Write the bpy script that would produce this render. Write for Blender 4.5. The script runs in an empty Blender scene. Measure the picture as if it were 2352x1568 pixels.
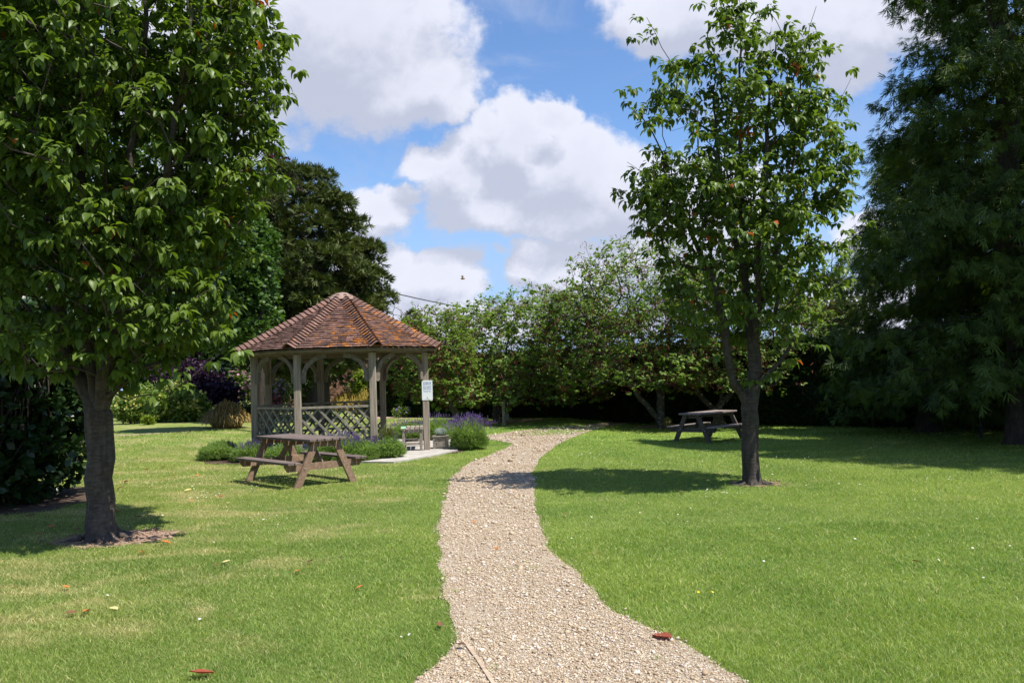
import bpy, math, random
import numpy as np
from mathutils import Vector, Matrix, noise as mnoise
from mathutils.geometry import tessellate_polygon
S = bpy.context.scene
COL = S.collection
PI = math.pi
# ------------------------------------------------------------------ camera
FPX, PITCH, ROLL, CAMH = 1898.0, 0.042, 0.031, 1.6
F0 = np.array([0, math.cos(PITCH), math.sin(PITCH)])
U0 = np.array([0, -math.sin(PITCH), math.cos(PITCH)])
X0 = np.array([1.0, 0, 0])
cR, sR = math.cos(ROLL), math.sin(ROLL)
RV = cR * X0 - sR * U0
UV = sR * X0 + cR * U0
cam = bpy.data.cameras.new('camera')
camo = bpy.data.objects.new('camera', cam)
COL.objects.link(camo)
cam.sensor_width = 36
cam.lens = 36 * FPX / 2352
cam.clip_start = 0.05
cam.clip_end = 3000
camo.matrix_world = Matrix(((RV[0], UV[0], -F0[0], 0), (RV[1], UV[1], -F0[1], 0), (RV[2], UV[2], -F0[2], CAMH), (0, 0, 0, 1)))
S.camera = camo
# ------------------------------------------------------------------ exposure, world, sun
S.view_settings.view_transform = 'Standard'
S.view_settings.look = 'None'
S.view_settings.gamma = 1
S.view_settings.use_curve_mapping = False
S.view_settings.exposure = 0.66
SUN_EL, SUN_AZ = 62.0, 27.0          # azimuth: from +x (right) swung toward the camera's side
sd = Vector((math.cos(math.radians(SUN_EL)) * math.cos(math.radians(SUN_AZ)), -math.cos(math.radians(SUN_EL)) * math.sin(math.radians(SUN_AZ)), math.sin(math.radians(SUN_EL))))
sl = bpy.data.lights.new('sun', 'SUN')
sl.energy = 5.0
sl.angle = math.radians(0.5)
sl.color = (1.0, 0.955, 0.88)
so = bpy.data.objects.new('sun', sl)
COL.objects.link(so)
so.rotation_euler = sd.to_track_quat('Z', 'Y').to_euler()
so.location = (20, -8, 30)
W = bpy.data.worlds.new('World')
S.world = W
W.use_nodes = True


class NT:
    """small helper for writing node trees"""
    def __init__(s, nt):
        s.nt = nt

    def n(s, t, ins=None, **kw):
        nd = s.nt.nodes.new(t)
        for k, v in kw.items():
            setattr(nd, k, v)
        if ins:
            for k, v in ins.items():
                if hasattr(v, 'is_linked') or isinstance(v, bpy.types.NodeSocket):
                    s.nt.links.new(v, nd.inputs[k])
                else:
                    nd.inputs[k].default_value = v
        return nd

    def m(s, op, a, b=0.0, c=0.0, clamp=False):
        nd = s.n('ShaderNodeMath', {0: a, 1: b, 2: c}, operation=op)
        nd.use_clamp = clamp
        return nd.outputs[0]

    def v(s, op, a, b=(0, 0, 0)):
        nd = s.n('ShaderNodeVectorMath', {0: a, 1: b}, operation=op)
        return nd.outputs['Value'] if op in ('DOT_PRODUCT', 'LENGTH') else nd.outputs[0]

    def mix(s, f, a, b):
        nd = s.nt.nodes.new('ShaderNodeMix')
        nd.data_type = 'RGBA'
        for k, v in ((0, f), (6, a), (7, b)):
            if isinstance(v, bpy.types.NodeSocket):
                s.nt.links.new(v, nd.inputs[k])
            else:
                nd.inputs[k].default_value = v if k == 0 else (tuple(v) + (1,))[:4]
        return nd.outputs[2]

    def noise(s, vec, scale, detail=4, rough=0.55, dist=0.0):
        nd = s.n('ShaderNodeTexNoise', {'Vector': vec, 'Scale': scale, 'Detail': detail, 'Roughness': rough, 'Distortion': dist})
        return nd.outputs['Fac']

    def ramp(s, f, a, b):
        nd = s.n('ShaderNodeMapRange', {'Value': f, 'From Min': a, 'From Max': b})
        nd.interpolation_type = 'SMOOTHSTEP'
        return nd.outputs[0]


def raydir(u, v):
    du, dv = u - 1176, v - 784
    a, b = du * cR - dv * sR, du * sR + dv * cR
    return X0 * a / FPX + F0 - U0 * b / FPX


def hfun(x, y):
    """the lawn is level near the camera, dips a hand's breadth at the far right and rises a little at the far left"""
    x = np.asarray(x, float); y = np.asarray(y, float)
    st = lambda t: np.clip(t, 0, 1) ** 2 * (3 - 2 * np.clip(t, 0, 1))
    return -0.2 * st((x - 1.5) / 3) * st((y - 13) / 7) + 0.28 * st((-5.2 - x) / 4) * st((y - 15) / 8)


def G(u, v):
    """ground point seen at a place in the photograph (2352 px wide)"""
    d = raydir(u, v)
    z = 0.0
    for _ in range(30):
        t = (z - CAMH) / d[2]
        p = d * t
        z = 0.5 * z + 0.5 * float(hfun(p[0], p[1]))
    return np.array([p[0], p[1], z])


def D(u, v, y):
    d = raydir(u, v)
    return d * y / d[1] + np.array([0, 0, CAMH])


# clouds: a node group giving cloud density for a direction laid out as (x/y, z/y)
g = bpy.data.node_groups.new('cloud_density', 'ShaderNodeTree')
g.interface.new_socket('P', in_out='INPUT', socket_type='NodeSocketVector')
g.interface.new_socket('D', in_out='OUTPUT', socket_type='NodeSocketFloat')
g.interface.new_socket('F', in_out='OUTPUT', socket_type='NodeSocketFloat')
q = NT(g)
gi = q.n('NodeGroupInput')
go = q.n('NodeGroupOutput')
BL = [(760, 90, 380, 240, 1.1), (940, 190, 190, 140, 1.05), (1010, 260, 110, 70, .9), (500, 120, 380, 300, 1), (1055, 75, 60, 70, .62), (590, 330, 60, 120, .8), (330, 480, 260, 160, .9),
      (1270, 262, 78, 72, 1.1), (1190, 330, 100, 120, 1.05), (1330, 380, 170, 130, 1.1), (1125, 320, 70, 70, .9), (1060, 400, 150, 110, 1), (1130, 480, 190, 85, 1.05),
      (1430, 430, 160, 150, 1.1), (990, 380, 110, 60, .95), (1600, 500, 250, 210, 1.1), (1330, 500, 220, 85, 1.0), (840, 510, 120, 80, 1), (900, 450, 120, 45, .75),
      (1010, 650, 130, 85, 1), (880, 640, 160, 75, .95), (1235, 610, 85, 80, 1), (1350, 630, 190, 90, 1.05), (1000, 740, 800, 70, 1), (1900, 30, 370, 150, 1.1),
      (1600, 20, 300, 110, 1.0), (1960, 150, 150, 130, .85), (700, 320, 140, 34, .6), (2010, 560, 110, 80, .95), (1960, 690, 220, 100, 1), (1500, 600, 190, 90, 1), (1150, 590, 120, 24, .55)]
acc = None
warp = q.n('ShaderNodeTexNoise', {'Vector': gi.outputs[0], 'Scale': 7.0, 'Detail': 6.0, 'Roughness': 0.6})
wv = q.v('MULTIPLY', q.v('SUBTRACT', warp.outputs['Color'], (0.5, 0.5, 0.5)), (0.13, 0.13, 0))
P = q.v('ADD', gi.outputs[0], wv)
for (u, v, ru, rv, w) in BL:
    d = raydir(u, v)
    c = (d[0] / d[1], d[2] / d[1], 0)
    e = q.v('MULTIPLY', q.v('SUBTRACT', P, c), (FPX / ru, FPX / rv, 0))
    L = q.v('DOT_PRODUCT', e, e)
    ex = q.m('MULTIPLY', q.m('POWER', 2.718, q.m('MULTIPLY', L, -0.8)), w)
    acc = ex if acc is None else q.m('MAXIMUM', acc, ex)
n1 = q.noise(gi.outputs[0], 5.5, 9, 0.55, 0.2)
n2 = q.noise(gi.outputs[0], 22, 6, 0.6)
f = q.m('ADD', q.m('MINIMUM', acc, 1.15), q.m('ADD', q.m('MULTIPLY', q.m('SUBTRACT', n1, 0.5), 0.95), q.m('ADD', q.m('MULTIPLY', q.m('SUBTRACT', n2, 0.5), 0.34), q.m('MULTIPLY', q.m('SUBTRACT', q.noise(gi.outputs[0], 60, 5, 0.6), 0.5), 0.14))))
veil = q.m('MULTIPLY', q.ramp(q.noise(q.v('MULTIPLY', gi.outputs[0], (1.0, 2.2, 1.0)), 4.5, 8, 0.6, 0.6), 0.46, 0.78), 0.55)
g.links.new(q.m('MAXIMUM', q.ramp(f, 0.45, 0.70), veil), go.inputs[0])
g.links.new(f, go.inputs[1])
w = NT(W.node_tree)
for nd in list(W.node_tree.nodes):
    W.node_tree.nodes.remove(nd)
sky = w.n('ShaderNodeTexSky', sky_type='NISHITA')
sky.sun_disc = False
sky.sun_elevation = math.radians(SUN_EL)
sky.sun_rotation = math.atan2(sd.x, sd.y)
sky.air_density = 1.0
sky.dust_density = 0.4
sky.ozone_density = 2.0
tc = w.n('ShaderNodeTexCoord')
sep = w.n('ShaderNodeSeparateXYZ', {0: tc.outputs['Generated']})
yy = w.m('MAXIMUM', w.m('ABSOLUTE', sep.outputs[1]), 0.08)
cmb = w.n('ShaderNodeCombineXYZ', {0: w.m('DIVIDE', sep.outputs[0], yy), 1: w.m('DIVIDE', sep.outputs[2], yy), 2: w.m('MULTIPLY', w.m('LESS_THAN', sep.outputs[1], 0.0), 3.7)})
def grp(vec):
    nd = W.node_tree.nodes.new('ShaderNodeGroup')
    nd.node_tree = g
    W.node_tree.links.new(vec, nd.inputs[0])
    return nd
d0 = grp(cmb.outputs[0])
d1 = grp(w.v('ADD', cmb.outputs[0], (0.018, 0.045, 0)))
lit = w.ramp(w.m('SUBTRACT', d0.outputs[1], d1.outputs[1]), -0.20, 0.30)
thick = w.ramp(d0.outputs[1], 0.7, 1.25)
cc = w.mix(lit, (5.8, 6.2, 7.6), (8.9, 9.1, 10.3))
cc = w.mix(w.m('MULTIPLY', thick, 0.28), cc, (5.7, 6.0, 7.3))
skc = w.v('MULTIPLY', sky.outputs[0], (1.35, 1.62, 1.95))
skc = w.mix(w.ramp(sep.outputs[2], 0.30, 0.0), skc, (4.2, 6.2, 9.8))
mixc = w.mix(w.m('MULTIPLY', d0.outputs[0], 0.96), skc, cc)
bg = w.n('ShaderNodeBackground', {'Color': mixc, 'Strength': 0.062})
wo = w.n('ShaderNodeOutputWorld', {0: bg.outputs[0]})
W.cycles.sampling_method = 'MANUAL'
W.cycles.sample_map_resolution = 512
S.cycles.max_bounces = 7
S.cycles.transparent_max_bounces = 8
S.cycles.use_denoising = True

# ------------------------------------------------------------------ mesh helpers
def mk(name, V, F, mat=None, parent=None, smooth=False, rnd=None, loc=None):
    V = np.asarray(V, np.float32)
    me = bpy.data.meshes.new(name)
    if isinstance(F, np.ndarray):
        F = F.astype(np.int32)
        me.vertices.add(len(V)); me.vertices.foreach_set('co', V.ravel())
        me.loops.add(F.size); me.loops.foreach_set('vertex_index', F.ravel())
        me.polygons.add(len(F)); me.polygons.foreach_set('loop_start', np.arange(0, F.size, F.shape[1], dtype=np.int32))
        me.update(calc_edges=True)
    else:
        me.from_pydata([tuple(map(float, v)) for v in V], [], [tuple(map(int, f)) for f in F])
        me.update()
    if rnd is not None:
        a = me.attributes.new('rnd', 'FLOAT', 'POINT')
        a.data.foreach_set('value', np.asarray(rnd, np.float32))
    if smooth:
        me.shade_smooth()
    if mat:
        me.materials.append(mat)
    o = bpy.data.objects.new(name, me)
    COL.objects.link(o)
    if parent:
        o.parent = parent
    if loc is not None:
        o.location = loc
    return o


def tag(o, label=None, cat=None, group=None, kind=None):
    if label: o['label'] = label
    if cat: o['category'] = cat
    if group: o['group'] = group
    if kind: o['kind'] = kind
    return o


def empty(name, loc, label, cat, group=None, rz=0):
    o = bpy.data.objects.new(name, None)
    COL.objects.link(o)
    o.location = loc
    o.rotation_euler = (0, 0, rz)
    o.empty_display_size = 0.1
    return tag(o, label, cat, group)


class MB:
    """collects shapes, then links them as one mesh object"""
    def __init__(s):
        s.V = []; s.F = []; s.R = []

    def add(s, V, F, r=0.5):
        b = len(s.V)
        s.V += [tuple(v) for v in V]
        s.F += [tuple(i + b for i in f) for f in F]
        s.R += [r] * len(V)

    def box(s, c, size, rot=None, r=0.5, bev=0.0):
        x, y, z = [k / 2 for k in size]
        if bev:
            V = []
            for sz in (-1, 1):
                for (ax, ay) in ((x - bev, y), (x, y - bev)):
                    pass
            ring = lambda ix, iy, zz: [(-ix + bev, -iy, zz), (ix - bev, -iy, zz), (ix, -iy + bev, zz), (ix, iy - bev, zz), (ix - bev, iy, zz), (-ix + bev, iy, zz), (-ix, iy - bev, zz), (-ix, -iy + bev, zz)]
            V = ring(x - bev, y - bev, -z) + ring(x, y, -z + bev) + ring(x, y, z - bev) + ring(x - bev, y - bev, z)
            F = [tuple(range(7, -1, -1)), tuple(range(24, 32))]
            for k in range(3):
                for i in range(8):
                    j = (i + 1) % 8
                    F.append((k * 8 + i, k * 8 + j, k * 8 + 8 + j, k * 8 + 8 + i))
        else:
            V = [(-x, -y, -z), (x, -y, -z), (x, y, -z), (-x, y, -z), (-x, -y, z), (x, -y, z), (x, y, z), (-x, y, z)]
            F = [(3, 2, 1, 0), (4, 5, 6, 7), (0, 1, 5, 4), (1, 2, 6, 5), (2, 3, 7, 6), (3, 0, 4, 7)]
        V = np.array(V)
        if rot is not None:
            V = V @ np.array(rot).T
        s.add(V + np.array(c), F, r)

    def bar(s, a, b, wdt, dep, side=(0, 0, 1), r=0.5, bev=0.0):
        """a beam from a to b; its `dep` runs along `side`, its `wdt` across"""
        a = np.array(a, float); b = np.array(b, float)
        z = b - a; L = np.linalg.norm(z); z /= L
        y = np.array(side, float); y -= z * (y @ z); y /= np.linalg.norm(y)
        x = np.cross(y, z)
        s.box((a + b) / 2, (wdt, dep, L), np.array([x, y, z]).T, r, bev)

    def prism(s, poly, z0, z1, r=0.5):
        n = len(poly)
        V = [(p[0], p[1], z0) for p in poly] + [(p[0], p[1], z1) for p in poly]
        F = [tuple(range(n - 1, -1, -1)), tuple(range(n, 2 * n))] + [(i, (i + 1) % n, n + (i + 1) % n, n + i) for i in range(n)]
        s.add(V, F, r)

    def build(s, name, mat, parent=None, smooth=False):
        return mk(name, s.V, s.F, mat, parent, smooth, s.R)


def rotz(a):
    c, s_ = math.cos(a), math.sin(a)
    return np.array([[c, -s_, 0], [s_, c, 0], [0, 0, 1]])


def unit(a):
    return a / np.maximum(np.linalg.norm(a, axis=-1, keepdims=True), 1e-9)


def inst(T, F, pos, X, Z, sc, sy=None):
    """copies of template T (x along, y across, z normal) at pos with along-axis X and normal Z"""
    X = unit(X); Y = unit(np.cross(Z, X)); Z = np.cross(X, Y)
    sc = np.asarray(sc, float).reshape(-1, 1, 1)
    sy = sc if sy is None else np.asarray(sy, float).reshape(-1, 1, 1)
    T = np.asarray(T, float)
    V = pos[:, None, :] + sc * T[None, :, 0:1] * X[:, None, :] + sy * T[None, :, 1:2] * Y[:, None, :] + sc * T[None, :, 2:3] * Z[:, None, :]
    n, k = len(pos), len(T)
    FF = (np.asarray(F)[None] + (np.arange(n) * k)[:, None, None]).reshape(-1, len(F[0]))
    return V.reshape(-1, 3), FF


# templates
def leaf_template(w=0.29, fold=0.11, droop=0.38, nst=4):
    ts = {4: [0, .22, .5, .8, 1.0], 3: [0, .35, .75, 1.0], 2: [0, .5, 1.0]}[nst]
    ws = {4: [0, .85, 1.0, .5, 0], 3: [0, 1.0, .65, 0], 2: [0, 1.0, 0]}[nst]
    V = [(t, 0, -droop * t * t) for t in ts]
    k = len(ts)
    Lf, Rt = {}, {}
    for i in range(1, k - 1):
        Lf[i] = len(V); V.append((ts[i], w * ws[i], -droop * ts[i] ** 2 + fold * ws[i]))
        Rt[i] = len(V); V.append((ts[i], -w * ws[i], -droop * ts[i] ** 2 + fold * ws[i]))
    F = [(0, 1, Lf[1]), (0, Rt[1], 1)]
    for i in range(1, k - 2):
        F += [(i, i + 1, Lf[i + 1]), (i, Lf[i + 1], Lf[i]), (i, Rt[i], Rt[i + 1]), (i, Rt[i + 1], i + 1)]
    F += [(k - 2, k - 1, Lf[k - 2]), (k - 2, Rt[k - 2], k - 1)]
    return V, F


LEAF = leaf_template()
LEAF3 = leaf_template(0.34, 0.06, 0.15, 3)
ROUND = ([(0, 0, 0), (.3, .42, .05), (.75, .36, 0), (1, 0, -.1), (.75, -.36, 0), (.3, -.42, .05)], [(0, 5, 4), (0, 4, 3), (0, 3, 2), (0, 2, 1)])
OVAL = ([(0, 0, 0), (.5, .3, .03), (1, 0, -.12), (.5, -.3, .03)], [(0, 3, 2), (0, 2, 1)])


def tuft(n, spread, seed, wid=0.05, flat=0.5):
    r = random.Random(seed); V = []; F = []
    for i in range(n):
        a = r.uniform(-spread, spread); b = r.uniform(-flat, flat); L = r.uniform(.6, 1)
        d = np.array([math.cos(a) * math.cos(b), math.sin(a) * math.cos(b), math.sin(b)]) * L
        o = np.array([r.uniform(0, .35), r.uniform(-.08, .08), r.uniform(-.05, .05)])
        s_ = np.array([-math.sin(a), math.cos(a), r.uniform(-.5, .5)]) * wid
        k = len(V)
        V += [o - s_ * .6, o + s_ * .6, o + d * .6 + s_, o + d * .6 - s_, o + d]
        F += [(k, k + 1, k + 2), (k, k + 2, k + 3), (k + 3, k + 2, k + 4)]
    return V, F


def frond(pairs, seed):
    """a drooping cypress spray: a spine with narrow side leaflets"""
    r = random.Random(seed); V = []; F = []
    for i in range(pairs):
        t = i / pairs
        for sg in (-1, 1):
            o = np.array([t, 0, -.15 * t * t])
            L = (.30 * (1 - t) + .16) * r.uniform(.6, 1.2)
            a = r.uniform(.18, .5) * sg
            d = np.array([math.cos(a), math.sin(a), r.uniform(-.25, .1)]) * L
            s_ = np.array([-math.sin(a), math.cos(a), 0]) * .024
            k = len(V)
            V += [o - s_, o + s_, o + d * .55 + s_ * 1.3, o + d * .55 - s_ * 1.3, o + d]
            F += [(k, k + 1, k + 2), (k, k + 2, k + 3), (k + 3, k + 2, k + 4)]
    return V, F


# ------------------------------------------------------------------ skeletons
def grow(seeds, pts, rng, seg=0.22, jit=0.035, down=1.4, sag=0.1):
    """seeds: list of polylines, the first one rooted at the ground, the others starting on an earlier one.
    every point of pts is joined to the nearest node already there; returns nodes and parents"""
    N = []; Pn = []; fixed = []
    for si, pl in enumerate(seeds):
        pl = [np.array(p, float) for p in pl]
        par = -1
        if si:
            A = np.array(N); par = int(np.argmin(((A - pl[0]) ** 2).sum(1)))
            pl[0] = A[par]
        else:
            N.append(pl[0]); Pn.append(-1); par = 0
        for a, b in zip(pl[:-1], pl[1:]):
            k = max(1, int(np.linalg.norm(b - a) / seg))
            for i in range(1, k + 1):
                p = a + (b - a) * i / k + rng.normal(0, jit * .35, 3)
                N.append(p); Pn.append(par); par = len(N) - 1
    A = np.zeros((len(N) + len(pts) * 14, 3)); n = len(N); A[:n] = N
    base = A[:n].copy()
    order = np.argsort([np.min(((base - p) ** 2).sum(1)) for p in pts])
    tips = []
    low = seeds[0][-1][2] * 0.75
    for i in order:
        p = pts[i]
        dv = A[:n] - p
        dist = np.sqrt((dv ** 2).sum(1)) + down * np.maximum(0, dv[:, 2] + 0.12) + 50 * (A[:n, 2] < low)
        j = int(np.argmin(dist)); a = A[j].copy()
        L = np.linalg.norm(p - a); k = min(12, max(1, int(L / seg))); par = j
        for t in range(1, k + 1):
            x = t / k
            pp = a + (p - a) * x + np.array([0, 0, -sag * L * math.sin(PI * x)]) + (rng.normal(0, jit, 3) if t < k else 0)
            A[n] = pp; Pn.append(par); par = n; n += 1
        tips.append(par)
    return A[:n], np.array(Pn), tips


def radii(Pn, tips, rbase, r0):
    n = len(Pn); kids = np.zeros(n)
    for i in tips: kids[i] = 1
    w_ = kids.copy()
    for i in range(n - 1, 0, -1):
        if w_[i] == 0: w_[i] = 1
        w_[Pn[i]] += w_[i]
    e = math.log(max(w_[0], 3)) / math.log(rbase / r0)
    return r0 * w_ ** (1 / e), w_


def tubes(N, Pn, R, wgt, flare=0.0, fl_h=0.15, rough=0.0, seed=0):
    n = len(N); best = -np.ones(n, int)
    for i in range(1, n):
        p = Pn[i]
        if best[p] < 0 or wgt[i] > wgt[best[p]]: best[p] = i
    starts = [0] + [i for i in range(1, n) if best[Pn[i]] != i]
    V = []; F = []; nv = 0
    for s in starts:
        ch = [s] if s == 0 else [Pn[s], s]
        c = s
        while best[c] >= 0:
            c = best[c]; ch.append(c)
        P_ = N[ch]; r = R[ch].copy()
        if s != 0: r[0] = min(r[0], r[1] * 1.25)
        if len(P_) < 2: continue
        rm = r.max()
        k = 20 if rm > .09 else 10 if rm > .04 else 6 if rm > .012 else 4 if rm > .006 else 3
        if s == 0 and flare:      # finer rings near the ground for the root flare
            Pn2 = [P_[0]]; r2 = [r[0]]
            for a, b, ra, rb in zip(P_[:-1], P_[1:], r[:-1], r[1:]):
                m_ = 3
                for q_ in range(1, m_ + 1):
                    Pn2.append(a + (b - a) * q_ / m_); r2.append(ra + (rb - ra) * q_ / m_)
            P_ = np.array(Pn2); r = np.array(r2)
        T = np.gradient(P_, axis=0); T = unit(T)
        ref = np.array([1.0, 0, 0]) if abs(T[0][0]) < .8 else np.array([0, 1.0, 0])
        ang = np.arange(k) * 2 * PI / k
        for j in range(len(P_)):
            x = ref - T[j] * (ref @ T[j]); x /= np.linalg.norm(x); y = np.cross(T[j], x); ref = x
            rr = np.full(k, r[j])
            if s == 0 and flare:
                h = P_[j][2] - P_[0][2]
                rr = rr * (1 + flare * math.exp(-h / fl_h) * (1 + .35 * np.sin(ang * 5 + seed) + .2 * np.sin(ang * 3 + 1 + seed)))
                rr = rr * (1 + .05 * np.sin(ang * 3 + 2 * h + seed) + .03 * np.sin(ang * 7 + 5 * h))
            if rough:
                rr = rr * (1 + rough * np.sin(ang * 2 + j * 1.3) + rough * .6 * np.sin(ang * 4 + j * 2.1))
            V.append(P_[j] + rr[:, None] * (np.cos(ang)[:, None] * x + np.sin(ang)[:, None] * y))
        m_ = len(P_)
        i0 = np.arange(m_ - 1)[:, None] * k + np.arange(k)[None]
        i1 = np.arange(m_ - 1)[:, None] * k + (np.arange(k)[None] + 1) % k
        F.append((np.stack([i0, i1, i1 + k, i0 + k], -1).reshape(-1, 4)) + nv)
        nv += m_ * k
    return np.concatenate(V), np.concatenate(F)


def profile(rows, y):
    """rows (v, uL, uR) of a crown's outline in the photograph at depth y -> z, xl, xr sorted by z"""
    o = []
    for v, a, b in rows:
        A = D(a, v, y); B = D(b, v, y)
        o.append(((A[2] + B[2]) / 2, A[0], B[0]))
    return np.array(sorted(o))


def in_env(P, pr, y0, fy=0.85, ry=None):
    xl = np.interp(P[:, 2], pr[:, 0], pr[:, 1]); xr = np.interp(P[:, 2], pr[:, 0], pr[:, 2])
    cx = (xl + xr) / 2; rx = np.maximum((xr - xl) / 2, .05)
    rr = rx * fy if ry is None else np.minimum(rx, ry)
    q_ = np.sqrt(((P[:, 0] - cx) / rx) ** 2 + ((P[:, 1] - y0) / rr) ** 2)
    q_[(P[:, 2] < pr[0, 0]) | (P[:, 2] > pr[-1, 0])] = 9
    return q_


def sample_env(pr, y0, n, rng, fy=0.85, shell=0.5, gap=-0.2, gs=1.1, ry=None):
    out = []
    xl, xr = pr[:, 1].min(), pr[:, 2].max(); R_ = (xr - xl) / 2 * fy if ry is None else ry
    while len(out) < n:
        P_ = rng.uniform((xl, y0 - R_, pr[0, 0]), (xr, y0 + R_, pr[-1, 0]), (4000, 3))
        q_ = in_env(P_, pr, y0, fy, ry)
        keep = (q_ < 1) & (rng.random(4000) < shell + (1 - shell) * q_ ** 2)
        for p in P_[keep]:
            if mnoise.noise(Vector(p * gs)) > gap:
                out.append(p)
                if len(out) >= n: break
    return np.array(out)


# ------------------------------------------------------------------ materials
def mat(name):
    m = bpy.data.materials.new(name); m.use_nodes = True
    nt = m.node_tree
    for nd in list(nt.nodes): nt.nodes.remove(nd)
    q = NT(nt)
    out = q.n('ShaderNodeOutputMaterial')
    return m, q, out


def leaf_mat(name, c1, c2, trans=0.35, rough=0.45, spec=0.4, c3=None, f3=0.0, tcol=None, hue=None):
    """two greens by a random value per leaf and by place; a share f3 of the leaves has colour c3"""
    m, q, out = mat(name)
    r = q.n('ShaderNodeAttribute', attribute_name='rnd').outputs['Fac']
    geo = q.n('ShaderNodeTexCoord').outputs['Object']
    nz = q.noise(geo, 0.9, 3)
    f = q.m('ADD', q.m('MULTIPLY', r, 0.6), q.m('MULTIPLY', q.m('SUBTRACT', nz, 0.3), 0.8), clamp=True)
    col = q.mix(f, c1, c2)
    if c3:
        col = q.mix(q.m('GREATER_THAN', r, 1 - f3), col, c3)
    b = q.n('ShaderNodeBsdfPrincipled', {'Base Color': col, 'Roughness': rough, 'Specular IOR Level': spec})
    t = q.n('ShaderNodeBsdfTranslucent', {'Color': q.v('MULTIPLY', col, tcol or (1.5, 1.6, 0.55))})
    mx = q.n('ShaderNodeMixShader', {0: trans, 1: b.outputs[0], 2: t.outputs[0]})
    q.nt.links.new(mx.outputs[0], out.inputs[0])
    return m


def simple(name, c1, c2, scale=(8, 8, 8), rough=0.8, bump=0.3, detail=6, c3=None, t3=0.62, spec=0.3, metal=0.0, rr=0.0, bd=0.01):
    """noise-mottled surface; scale is per axis so grain can be stretched"""
    m, q, out = mat(name)
    co = q.n('ShaderNodeTexCoord').outputs['Object']
    v = q.v('MULTIPLY', co, scale)
    n1 = q.noise(v, 1.0, detail, 0.65)
    col = q.mix(q.ramp(n1, 0.3, 0.7), c1, c2)
    if rr:
        r = q.n('ShaderNodeAttribute', attribute_name='rnd').outputs['Fac']
        k = q.m('ADD', 1 - rr / 2, q.m('MULTIPLY', r, rr))
        col = q.v('MULTIPLY', col, q.n('ShaderNodeCombineXYZ', {0: k, 1: k, 2: k}).outputs[0])
    if c3:
        n2 = q.noise(co, 9.0, 5, 0.6)
        col = q.mix(q.ramp(n2, t3, t3 + .08), col, c3)
    b = q.n('ShaderNodeBsdfPrincipled', {'Base Color': col, 'Roughness': rough, 'Specular IOR Level': spec, 'Metallic': metal})
    if bump:
        bp = q.n('ShaderNodeBump', {'Height': n1, 'Strength': bump, 'Distance': bd})
        q.nt.links.new(bp.outputs[0], b.inputs['Normal'])
    q.nt.links.new(b.outputs[0], out.inputs[0])
    return m


def lawn_colour(q, co):
    """mown turf seen as patches: lush, yellowish and dry straw"""
    big = q.noise(co, 0.22, 4, 0.6)
    mid = q.noise(q.v('ADD', co, (7.3, 2.1, 0)), 0.9, 5, 0.65)
    fine = q.noise(co, 6.0, 4, 0.7)
    a = q.mix(q.ramp(mid, 0.32, 0.68), (0.112, 0.190, 0.032), (0.185, 0.262, 0.054))
    a = q.mix(q.m('MULTIPLY', q.ramp(big, 0.40, 0.65), 0.55), a, (0.235, 0.30, 0.055))
    a = q.mix(q.m('MULTIPLY', q.ramp(fine, 0.4, 0.75), 0.35), a, (0.078, 0.15, 0.026))
    # straw where the turf is worn: more of it on the left side of the lawn
    sp = q.n('ShaderNodeSeparateXYZ', {0: co})
    left = q.ramp(sp.outputs[0], 0.5, -4.5)
    a = q.mix(q.m('MULTIPLY', left, 0.28), a, (0.185, 0.195, 0.062))
    dry = q.noise(q.v('MULTIPLY', co, (0.75, 1.1, 1)), 1.0, 6, 0.7, 0.3)
    thr = q.m('ADD', q.m('MULTIPLY', left, 0.13), dry)
    df = q.m('MULTIPLY', q.ramp(thr, 0.565, 0.76), 0.5)
    return a, df


def lawn_mat(name, blade=False):
    m, q, out = mat(name)
    co = q.n('ShaderNodeTexCoord').outputs['Object']
    a, df = lawn_colour(q, co)
    dryc = (0.50, 0.41, 0.22)
    if blade:
        r = q.n('ShaderNodeAttribute', attribute_name='rnd').outputs['Fac']
        dd = q.m('ADD', df, q.m('MULTIPLY', q.m('GREATER_THAN', r, 0.9), 0.5), clamp=True)
        col = q.mix(dd, a, dryc)
        k = q.m('ADD', 1.08, q.m('MULTIPLY', r, 0.55))
        col = q.v('MULTIPLY', col, q.n('ShaderNodeCombineXYZ', {0: k, 1: k, 2: k}).outputs[0])
        b = q.n('ShaderNodeBsdfPrincipled', {'Base Color': col, 'Roughness': 0.5, 'Specular IOR Level': 0.3})
        t = q.n('ShaderNodeBsdfTranslucent', {'Color': q.v('MULTIPLY', col, (1.3, 1.35, 0.6))})
        mx = q.n('ShaderNodeMixShader', {0: 0.4, 1: b.outputs[0], 2: t.outputs[0]})
        q.nt.links.new(mx.outputs[0], out.inputs[0])
    else:
        col = q.mix(df, a, (0.42, 0.34, 0.19))
        hf = q.noise(co, 60, 5, 0.8)
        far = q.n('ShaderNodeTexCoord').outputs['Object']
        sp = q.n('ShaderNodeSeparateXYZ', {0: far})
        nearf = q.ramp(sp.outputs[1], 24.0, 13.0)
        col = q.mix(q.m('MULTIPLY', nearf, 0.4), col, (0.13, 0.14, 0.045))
        col = q.mix(q.ramp(hf, 0.35, 0.75), q.v('MULTIPLY', col, (.85, .85, .85)), q.v('MULTIPLY', col, (1.3, 1.3, 1.2)))
        b = q.n('ShaderNodeBsdfPrincipled', {'Base Color': col, 'Roughness': 0.9, 'Specular IOR Level': 0.1})
        bp = q.n('ShaderNodeBump', {'Height': hf, 'Strength': 0.8, 'Distance': 0.03})
        q.nt.links.new(bp.outputs[0], b.inputs['Normal'])
        q.nt.links.new(b.outputs[0], out.inputs[0])
    return m


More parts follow.
